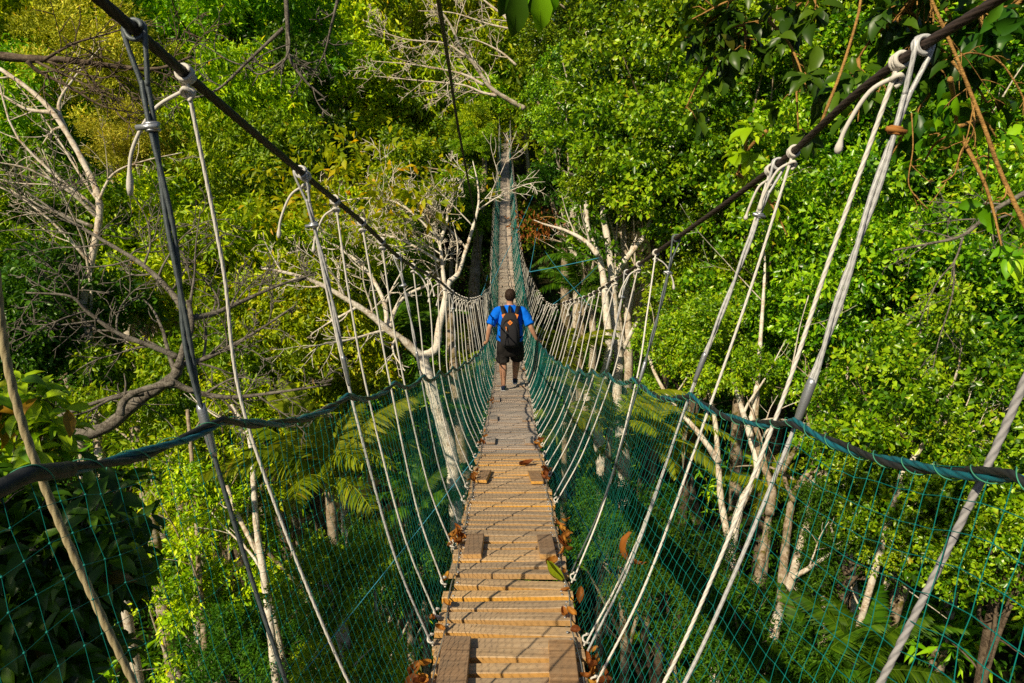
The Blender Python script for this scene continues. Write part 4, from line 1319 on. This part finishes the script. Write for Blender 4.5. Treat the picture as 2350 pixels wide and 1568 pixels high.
# brown horizontal branches in the upper left foreground
shaped_tree('leafless_branch', 'brown leafless branch reaching in horizontally from the upper left edge', 'branch',
            ([(-60, 122), (60, 135), (150, 138), (260, 152), (360, 158), (440, 130)], 8.5, 9, .06, .014, 9, 2),
            [([(62, 140), (90, 165), (160, 200), (240, 245), (330, 262)], 8.5, 8.8, .028, .006, 6, 2),
             ([(100, 138), (170, 100), (240, 80), (350, 45)], 8.5, 8.8, .02, .005, 5, 1)], 'bark_dark', root=False, tw=dict(TW, rmin=.0075, bend=.3))
shaped_tree('leafless_branch', 'thin leafless branch forking down from the top edge left of the stay cable', 'branch',
            ([(655, -30), (660, 60), (664, 130), (700, 185), (745, 225)], 9, 9.3, .035, .01, 6, 2),
            [([(650, 65), (570, 140), (500, 205), (430, 225), (400, 200)], 9.1, 9.6, .024, .008, 8, 2),
             ([(780, -20), (760, 60), (745, 120), (710, 190)], 9.2, 9.6, .024, .006, 6, 2),
             ([(664, 130), (600, 170), (560, 150)], 9.2, 9.4, .018, .006, 4, 1)], 'bark_grey', root=False, tw=dict(TW, rmin=.0075, bend=.3))
# fallen white bough above the bridge
shaped_tree('bare_tree', 'white dead tree leaning over the far bridge with a fan of fine bare twigs', 'bare tree',
            ([(1205, 250), (1165, 228), (1125, 200), (1090, 150), (1060, 115), (1035, 60), (1000, 10)], 29, 27, .11, .035, 9, 2),
            [([(1140, 220), (1105, 212), (1060, 195), (960, 185), (860, 175)], 27, 27, .06, .015, 8, 2),
             ([(1110, 195), (1060, 170), (960, 150), (850, 140)], 27, 27, .06, .012, 9, 2),
             ([(1070, 130), (1020, 100), (930, 90), (840, 60)], 27, 26.5, .05, .012, 9, 2),
             ([(1188, 70), (1160, 40), (1110, 0), (1080, -30)], 28, 28, .06, .03, 5, 2),
             ([(1188, 70), (1120, 55), (1040, 30), (960, 25)], 28, 28, .05, .014, 8, 2),
             ([(1185, 150), (1150, 120), (1100, 95), (1050, 85)], 28, 28, .05, .014, 6, 2)], 'bark_pale', root=False, tw=dict(TW, rmin=.011, lenf=.5))
# white forked tree left of the bridge
shaped_tree('pale_tree', 'white forked tree standing just left of the bridge with sparse yellow leaves', 'tree',
            ([(1052, 1300), (1050, 1230), (1042, 1130), (1036, 1040), (1010, 960), (990, 890), (968, 815)], 14.5, 15, .16, .125, 0, 0),
            [([(968, 820), (930, 785), (890, 758), (850, 722), (800, 690), (740, 655), (680, 632), (600, 615)], 15, 14, .095, .025, 10, 2),
             ([(968, 820), (1000, 800), (1008, 750), (1022, 690), (1030, 650), (1050, 630), (1064, 590), (1086, 520), (1098, 470), (1096, 420), (1085, 370)], 15, 15.8, .105, .01, 11, 2),
             ([(1024, 690), (1016, 620), (1008, 560), (975, 500), (950, 455)], 15.2, 15.6, .055, .012, 14, 2),
             ([(1008, 560), (1025, 510), (1030, 470), (1060, 420)], 15.4, 15.8, .045, .012, 8, 2),
             ([(892, 760), (905, 715), (930, 680), (990, 650)], 15, 15.3, .06, .03, 3, 1),
             ([(890, 755), (880, 690), (840, 620), (780, 570), (760, 560)], 15, 15.6, .06, .02, 5, 2),
             ([(1008, 600), (940, 560), (880, 540), (800, 545)], 15.2, 15.2, .036, .009, 12, 2),
             ([(1000, 540), (920, 470), (840, 455), (740, 470)], 15.2, 15, .032, .009, 10, 2)], 'bark_white',
            crowns=((900, 450, 15.6, 1.9, 'yellow'), (720, 490, 15.2, 1.5, 'yellow')), tw=dict(TW, rmin=.008))
shaped_tree('pale_tree', 'mottled straight trunk close behind the white forked tree on its right', 'tree',
            ([(1068, 1090), (1056, 1000), (1046, 900), (1040, 820), (1032, 760), (1036, 720)], 16.5, 17, .16, .10, 0, 0),
            [([(1036, 730), (1020, 690), (1010, 640)], 17, 17.3, .1, .05, 2, 1)], 'bark_mossy', tw=TW)
# trunks right of the bridge
shaped_tree('pale_tree', 'pale forked trunk right of the bridge where two blue ropes are tied', 'tree',
            ([(1382, 1070), (1372, 990), (1368, 930), (1382, 880), (1398, 800), (1392, 720), (1385, 640), (1372, 580), (1350, 530), (1345, 470)], 20.5, 22, .2, .07, 0, 0),
            [([(1372, 585), (1345, 555), (1300, 530), (1250, 515), (1225, 505)], 21, 21.5, .09, .01, 6, 2)], 'bark_white', tw=TW)
shaped_tree('pale_tree', 'thick pale trunk standing half a step right of the roped forked trunk', 'tree',
            ([(1432, 1060), (1424, 980), (1416, 900), (1420, 820), (1410, 720), (1404, 640), (1396, 560), (1385, 500), (1380, 430)], 21, 22.5, .23, .08, 0, 0),
            [([(1404, 640), (1440, 590), (1480, 540), (1500, 480)], 22, 22.5, .12, .05, 2, 1),
             ([(1416, 830), (1440, 780), (1462, 740)], 21.5, 22, .1, .05, 1, 1)], 'bark_white', tw=TW)
# cluster behind the right net
G_C = 'pale trunks of the cluster behind the right net'
shaped_tree('pale_tree', 'slender pale trunk, leftmost of the cluster behind the right net, forking to the left', 'tree',
            ([(1690, 1330), (1672, 1240), (1655, 1150), (1648, 1060), (1640, 960), (1622, 880), (1600, 800)], 13.5, 17.5, .1, .04, 0, 0),
            [([(1650, 1060), (1600, 990), (1540, 920), (1500, 850), (1480, 780)], 14.2, 18, .07, .03, 2, 1)], 'bark_pale', G_C, tw=TW)
shaped_tree('pale_tree', 'stout ivy-patched trunk in the cluster with a straight white upper stem', 'tree',
            ([(1680, 1240), (1700, 1160), (1738, 1075), (1722, 990), (1738, 880), (1745, 780), (1752, 680), (1755, 600), (1748, 520)], 14, 18, .12, .02, 4, 2),
            [([(1722, 1000), (1700, 930), (1680, 860), (1675, 790)], 14.6, 18, .07, .03, 2, 1)], 'bark_white', G_C, tw=TW)
shaped_tree('pale_tree', 'dark-based trunk in the middle of the cluster, splitting into two pale stems', 'tree',
            ([(1735, 1350), (1752, 1260), (1766, 1180), (1785, 1100), (1812, 1020), (1840, 940), (1860, 850)], 13.5, 17, .11, .03, 1, 1),
            [([(1766, 1180), (1772, 1120), (1745, 1050), (1735, 980), (1740, 900)], 13.8, 16, .09, .04, 1, 1),
             ([(1795, 1080), (1850, 990), (1890, 900), (1900, 830)], 14, 17, .06, .03, 3, 1)], 'bark_mossy', G_C, tw=TW)
shaped_tree('pale_tree', 'grey-brown leaning trunk between the split one and the rightmost one', 'tree',
            ([(1790, 1400), (1800, 1280), (1812, 1180), (1830, 1120), (1880, 1050), (1900, 980)], 12.8, 15, .1, .06, 2, 1),
            [([(1822, 1150), (1800, 1090), (1815, 1010), (1830, 940)], 13.5, 16, .05, .02, 1, 1)], 'bark_mossy', G_C, tw=TW)
shaped_tree('pale_tree', 'rightmost pale trunk of the cluster, with one long bough slanting right', 'tree',
            ([(1780, 1430), (1810, 1350), (1838, 1250), (1868, 1150), (1890, 1050), (1915, 960), (1940, 880), (1950, 800), (1955, 700)], 12.2, 17.5, .11, .02, 2, 1),
            [([(1818, 1326), (1855, 1305), (1895, 1278), (1950, 1245), (2010, 1232), (2090, 1205)], 12.75, 13, .05, .012, 5, 1)], 'bark_pale', G_C, tw=TW)
shaped_tree('pale_tree', 'thin pale stem showing in the dark right canopy behind the hangers', 'tree',
            ([(1905, 700), (1888, 620), (1878, 540)], 18.5, 18.5, .09, .05, 2, 1), [], 'bark_pale', G_R, tw=TW)
shaped_tree('pale_tree', 'pale forked bough in shade above the near right handrail', 'tree',
            ([(2070, 1090), (2120, 1020), (2180, 960), (2250, 930), (2310, 880)], 12, 12.6, .075, .012, 6, 2),
            [([(2140, 1000), (2180, 900), (2200, 840), (2205, 780)], 12.2, 12.6, .04, .008, 4, 1)], 'bark_pale', G_R, tw=TW)
shaped_tree('bare_tree', 'grey bare boughs with drooping twigs at the right edge below the orange vine', 'bare tree',
            ([(2400, 420), (2330, 455), (2270, 490), (2210, 540), (2130, 560), (2050, 575)], 9, 9.6, .04, .012, 5, 2),
            [([(2210, 545), (2190, 600), (2150, 650), (2110, 740)], 9.3, 9.3, .016, .005, 4, 1),
             ([(2190, 600), (2185, 680), (2155, 780), (2140, 850)], 9.3, 9.3, .014, .004, 4, 1),
             ([(2380, 470), (2290, 500), (2200, 505), (2100, 520)], 9.2, 9.6, .02, .005, 6, 2)], 'bark_grey', root=False, tw=dict(TW, rmin=.005))
# thin trunks lower left
G_T = 'thin trunks at lower left'
shaped_tree('pale_tree', 'slim white trunk, the brightest at lower left, seen through the left net', 'tree',
            ([(628, 1510), (618, 1420), (604, 1310), (590, 1220), (583, 1130), (578, 1040), (565, 985), (530, 930)], 10.3, 11, .075, .03, 2, 1), [], 'bark_white', G_T, tw=TW)
shaped_tree('pale_tree', 'mossy thin trunk left of the slim white one', 'tree',
            ([(470, 1480), (462, 1380), (455, 1280), (450, 1160), (440, 1050), (430, 940)], 10.8, 11.6, .06, .03, 3, 1), [], 'bark_mossy', G_T, tw=TW)
shaped_tree('pale_tree', 'broad mossy trunk in shade behind the black taped handrail', 'tree',
            ([(355, 1260), (340, 1160), (325, 1080), (310, 980)], 12.5, 13, .14, .1, 1, 1), [], 'bark_mossy', G_T, tw=TW)
shaped_tree('pale_tree', 'very thin bending sapling stem between the slim white trunk and mossy one', 'tree',
            ([(545, 1480), (540, 1380), (528, 1300), (520, 1180)], 11.5, 12, .03, .02, 2, 1), [], 'bark_mossy', G_T, tw=TW)
shaped_tree('pale_tree', 'slanting pale branch meeting the slim white trunk from upper left', 'tree',
            ([(600, 1285), (570, 1230), (545, 1180), (520, 1115)], 10.6, 11, .05, .03, 2, 1), [], 'bark_pale', G_T, tw=TW)
shaped_tree('pale_tree', 'mossy dark trunk left of the far bridge deck', 'tree',
            ([(1088, 660), (1092, 600), (1100, 520), (1108, 440), (1112, 380), (1110, 320)], 46, 47.5, .5, .12, 5, 1), [], 'bark_mossy', tw=TW, crowns=((1092, 330, 46, 1.45, 'mid_b'), (1085, 285, 47, 1.6, 'bright_b')))


# ---- palms
def frond_mesh(name, mat, L=2.6, n=46, ll=.5, droop=1.0, wr=.055):
    t = np.linspace(0, 1, 16)
    P = np.stack([L * (t - .12 * t ** 3), 0 * t, L * (.42 * t - .55 * droop * t ** 2.2)], 1)
    mb = MB(); mb.tube(P, np.linspace(.022, .004, 16), 5, tint=.75)
    tl = np.repeat(np.linspace(.14, 1, n), 2); side = np.tile([-1, 1], n)
    pos = np.stack([np.interp(tl, t, P[:, k]) for k in range(3)], 1)
    tan = unit(np.stack([np.interp(tl, t, np.gradient(P[:, k])) for k in range(3)], 1))
    d = tan * .55 + np.stack([0 * tl, side * 1., -.28 + 0 * tl], 1) + rng.normal(0, .07, (2 * n, 3))
    nr = np.array([0, 0, 1.]) + rng.normal(0, .25, (2 * n, 3))
    le = ll * (np.sin(PI * np.clip(.16 + .8 * tl, 0, 1)) ** .6) * rng.uniform(.85, 1.1, 2 * n)
    tpl = (np.array([[0, -.3, 0], [0, .3, 0], [.35, -.5, .01], [.35, .5, .01], [.72, -.35, -.10], [.72, .35, -.10], [1, 0, -.3]]),
           np.array([[0, 2, 3, 1], [2, 4, 5, 3]]), np.array([[4, 6, 5]]))
    leaves(mb, pos, d, nr, le, np.full(2 * n, wr), np.clip(.5 + rng.normal(0, .2, 2 * n), 0, 1), tpl)
    return mb.mesh(name, mat)


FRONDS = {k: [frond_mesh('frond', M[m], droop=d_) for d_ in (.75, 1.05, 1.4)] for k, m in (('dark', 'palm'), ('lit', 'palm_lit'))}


def palm(label, u, v, D, size, kd, n=13):
    c = PD(u, v, D); b = gpt(c[0], c[1])
    if b[2] > c[2] - .5: b[2] = c[2] - 1.5
    t = thing('palm_tree', label, 'palm', b, 'palms under the bridge')
    mb = MB(); P = catmull([b - [0, 0, .3], (b + c) / 2 + rng.normal(0, .12, 3), c], 8)
    mb.tube(P, np.linspace(.11, .075, len(P)) * (1 + .08 * (np.arange(len(P)) % 2)), 9); mb.build('trunk', M['bark_mossy'], t)
    for i in range(n):
        o = bpy.data.objects.new('frond', FRONDS[kd][int(rng.integers(3))]); COL.objects.link(o); o.parent = t
        o.location = Vector(c - b); s_ = size / 2.6 * rng.uniform(.8, 1.1); o.scale = (s_,) * 3
        o.rotation_euler = (rng.normal(0, .2), rng.uniform(-.75, .1) if i % 3 else rng.uniform(-1.1, -.6), 2 * PI * i / n + rng.normal(0, .2))


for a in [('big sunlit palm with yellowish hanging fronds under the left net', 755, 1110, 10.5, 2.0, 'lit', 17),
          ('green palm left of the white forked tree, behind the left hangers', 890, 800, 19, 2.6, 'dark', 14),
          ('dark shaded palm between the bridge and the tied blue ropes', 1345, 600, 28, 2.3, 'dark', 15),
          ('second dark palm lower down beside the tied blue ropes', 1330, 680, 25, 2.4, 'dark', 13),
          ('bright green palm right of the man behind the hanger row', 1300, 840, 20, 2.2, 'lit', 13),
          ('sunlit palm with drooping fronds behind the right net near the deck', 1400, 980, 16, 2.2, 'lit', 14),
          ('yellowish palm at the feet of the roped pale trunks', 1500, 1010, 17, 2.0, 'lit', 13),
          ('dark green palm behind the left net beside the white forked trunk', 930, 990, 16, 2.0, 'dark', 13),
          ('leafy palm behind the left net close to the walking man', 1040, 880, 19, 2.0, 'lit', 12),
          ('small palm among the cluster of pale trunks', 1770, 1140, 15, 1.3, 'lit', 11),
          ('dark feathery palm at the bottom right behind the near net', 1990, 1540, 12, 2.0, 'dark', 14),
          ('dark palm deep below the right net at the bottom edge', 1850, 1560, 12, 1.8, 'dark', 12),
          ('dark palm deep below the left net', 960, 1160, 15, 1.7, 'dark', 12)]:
    palm(*a)

# dead orange leaves hanging beside the far deck
o = thing('dead_branch', 'withered branch with orange dead leaves hanging right of the far deck', 'dead branch', PD(1235, 500, 25))
mb = MB(); n = 260; c = PD(1228, 518, 25)
pos = c + rng.normal(0, 1, (n, 3)) * [.42, .3, .32]
leaves(mb, pos, rng.normal(0, .5, (n, 3)) + [0, 0, -1.], rdir(n), .17, .055, rng.random(n)); mb.build('foliage', M['dry_leaf'], o)
mb = MB(); P = limb([(1300, 515), (1262, 498), (1220, 505)], 25); mb.tube(P, np.linspace(.03, .01, len(P)), 6); mb.build('stem', M['twig_brown'], o)


# ---- big-leaved foliage close to the viewer
def sprig(name, label, cat, stems, mat, L, wr, per, stemmat='bark_grey', tint=.5, r=.012, spread=.5, base=None, droop=.4, group=None):
    t = thing(name, label, cat, base if base is not None else stems[0][0])
    if group: t['group'] = group
    mb = MB(); lf = MB()
    for P in stems:
        mb.tube(P, np.linspace(r, r * .3, len(P)), 6)
        T = np.gradient(P, axis=0)
        for i in range(per):
            q = rng.uniform(.15, 1) * (len(P) - 1); j = min(len(P) - 2, int(q)); p = P[j] + (P[j + 1] - P[j]) * (q - j)
            tn = unit(T[j]); sd_ = unit(np.cross(tn, rdir(1)[0]))
            # leaf stalks carry the blades in small whorls
            e = p + (sd_ * .8 + tn * .4) * spread * rng.uniform(.3, 1)
            mb.tube([p, (p + e) / 2 + [0, 0, .02], e], [r * .35, r * .28, r * .2], 4)
            m_ = int(rng.integers(3, 7)); ph = rng.uniform(0, 6.28)
            ax = unit(sd_ * .6 + tn * .3 + [0, 0, .35])
            a1 = unit(np.cross(ax, rdir(1)[0])); a2 = np.cross(ax, a1)
            an = ph + np.arange(m_) * 2.4
            dd = np.cos(an)[:, None] * a1 + np.sin(an)[:, None] * a2 + ax * .55 - np.array([0, 0, droop]) + rng.normal(0, .15, (m_, 3))
            ll = L * rng.uniform(.65, 1.2, m_)
            leaves(lf, e + rng.normal(0, .012, (m_, 3)), dd, ax + np.array([0, 0, .8]) + rng.normal(0, .3, (m_, 3)), ll, ll * wr, np.clip(tint + rng.normal(0, .2, m_), 0, 1), T_BIG)
    mb.build('stem', M[stemmat], t); lf.build('foliage', M[mat], t)
    return t


def stems_in(u0, u1, v0, v1, D0, D1, n, base):
    out = []
    for i in range(n):
        e = PD(rng.uniform(u0, u1), rng.uniform(v0, v1), rng.uniform(D0, D1))
        m_ = base * .45 + e * .55 + rng.normal(0, .15, 3)
        out.append(catmull([base, m_, e], 7))
    return out


b = PD(40, 1750, 6.5); b[2] = float(ground(b[0], b[1]))
hub = PD(60, 1400, 6.2)
st_ = [catmull([b, (b + hub) / 2 + [.2, .1, 0], hub], 6)] + stems_in(-150, 340, 1090, 1560, 5.4, 6.6, 64, hub)
sprig('broadleaf_tree', 'shaded large-leaved tree filling the bottom left corner behind the near net', 'tree', st_, 'leaf_dark', .27, .40, 9, r=.018, spread=.28, base=b, tint=.5)
bush = bpy.data.objects['broadleaf_tree']
SD = np.array(SUN)
for k_, (pt, tt, R) in enumerate(((np.array([-3.2, 5.2, -4.2]), 8.6, 1.5), (np.array([-3.4, 3.4, -3.4]), 9., 1.1), (np.array([-2.6, 4.6, -4.6]), 9.5, 1.0))):  # unseen crowns added off frame, towards the sun, to shade the bottom left
    c = pt - SD * tt
    o = bpy.data.objects.new('crown', CROWNS['airy'][0]); COL.objects.link(o); o.parent = bush; o.location = Vector(c) - bush.location; o.scale = (R / 3,) * 3
    mb = MB(); P = catmull([hub, (hub + c) / 2 + [-1, -1, -.5], c], 8); mb.tube(P, np.linspace(.1, .03, len(P)), 8); mb.build('bough', M['bark_dark'], bush)  # bough added only to carry the unseen shading crown
b2 = PD(10, 1250, 6.8)
sprig('leafy_shoot', 'sunlit yellow-green leafy shoot at the left edge above the near handrail', 'shoot', [catmull([b2, PD(30, 1050, 6.4), PD(60, 950, 6.2), PD(95, 900, 6.1)], 6), catmull([PD(30, 1050, 6.4), PD(90, 1000, 6.2), PD(125, 930, 6.1)], 6)] + stems_in(-60, 130, 900, 1060, 6, 6.6, 7, PD(20, 1080, 6.5)),
      'leaf_mid', .24, .40, 9, r=.016, spread=.24, tint=.72)
# overhanging branch, top right
def over(label, D, pts, mat, L, per, tint, n=6, spread=.3, wr=.5, r=.014):
    main = limb(pts, D, D + .4)
    st_ = [main]
    for i in range(n):
        j = int(rng.integers(1, len(main) - 1)); dd = rng.normal(0, .28, 3) - [0, 0, .2]
        st_.append(catmull([main[j], main[j] + dd * .6, main[j] + dd + [0, 0, -.12]], 5))
    return sprig('overhanging_branch', label, 'branch', st_, mat, L, wr, per, 'twig_brown', tint, r, spread, droop=.8)


over('shaded big-leaved branch hanging into the top edge right of the rounded dark crown', 4.6, [(1900, -60), (1820, 20), (1720, 60), (1650, 110)], 'leaf_dark', .16, 7, .55, 7, .2)
over('shaded big-leaved branch hanging over the upper right main cable', 4.0, [(2150, -80), (2080, 20), (2000, 90), (1950, 170)], 'leaf_dark', .15, 7, .45, 9, .22)
over('big-leaved branch in the top right corner above the rope loop', 3.6, [(2420, -60), (2330, 10), (2260, 60), (2230, 120)], 'leaf_dark', .15, 6, .4, 5, .2)
over('pale green leaf spray hanging below the right cable beside its middle loops', 4.4, [(1760, 300), (1720, 340), (1700, 380), (1690, 400)], 'leaf_bright', .13, 3, .45, 2, .12)
over('drooping leaves under the orange vine beside the thickest right hanger', 3.6, [(2180, 180), (2190, 230), (2195, 280), (2190, 320)], 'leaf_mid', .13, 4, .4, 3, .13)
for i, (u0, v0, sc2, lab, mt) in enumerate(((1190, -12, .24, 'single brown-edged leaf hanging at the top edge above the bridge', 'leaf_dark'), (1236, -18, .23, 'blue-green broad leaf hanging at the top edge beside the brown-edged one', 'leaf_mid'))):
    p = PD(u0, v0, 3.6); mb = MB()
    leaves(mb, np.array([p + [0, 0, .03]]), np.array([[.1 * (i * 2 - 1), .15, -1.]]), np.array([[.25, -1., .2]]), sc2, sc2 * .55, .55, T_BIG)
    for q in range(3): leaves(mb, np.array([p + [.05 * (q - 1), .06, .06]]), np.array([[.3 * (q - 1), .2, -1.]]), np.array([[rng.normal(0, .4), -1., .3]]), sc2 * .7, sc2 * .36, .35, T_BIG)
    mb.tube([p + [0, 0, .3], p + [0, .01, .12], p + [0, 0, .02]], .004, 5)
    tag(mb.build('hanging_leaf', M[mt]), lab, 'leaf')


# vines
def vine(label, D0, D1, pts, r0, r1, nc=0, mat='twig_brown', lv=1):
    P = limb(pts, D0, D1); mb = MB(); rr = np.linspace(r0, r1, len(P))
    mb.tube(P, rr, 8)
    if nc: twigs(mb, P, rr, lv, nc, .35, .8, .22, -.05, .0025, .1, 5, CAMPLANE)
    tag(mb.build('vine', M[mat]), label, 'vine', 'vines in the upper right')


vine('thick orange-brown vine curving down to the right edge', 3.2, 3.2, [(2120, -40), (2190, 120), (2222, 200), (2258, 290), (2290, 380), (2325, 460), (2365, 545)], .007, .011, 5)
vine('thin orange vine arching right from the rope loop', 3.3, 3.4, [(2190, 135), (2230, 122), (2290, 140), (2330, 190), (2360, 250)], .005, .004, 4)
vine('crooked thin vine dropping left of the thick orange vine', 3.3, 3.3, [(2185, 140), (2220, 190), (2232, 240), (2234, 300), (2205, 350), (2190, 400), (2160, 420)], .007, .003, 4)
vine('straight brown liana slanting down from the top edge to the right main cable', 3.4, 3.4, [(1978, -20), (1968, 40), (1935, 150), (1905, 230), (1880, 295)], .007, .008, 0)
vine('tangle of yellow stems behind the top right rope loop', 4.0, 4.2, [(2130, -20), (2140, 60), (2080, 110), (2040, 150), (2010, 230)], .006, .003, 9, lv=2)
vine('hair-thin vine hanging left of the thickest right hanger', 4.0, 4.0, [(2092, 260), (2095, 340), (2085, 420), (2110, 460), (2130, 480)], .004, .003, 2)
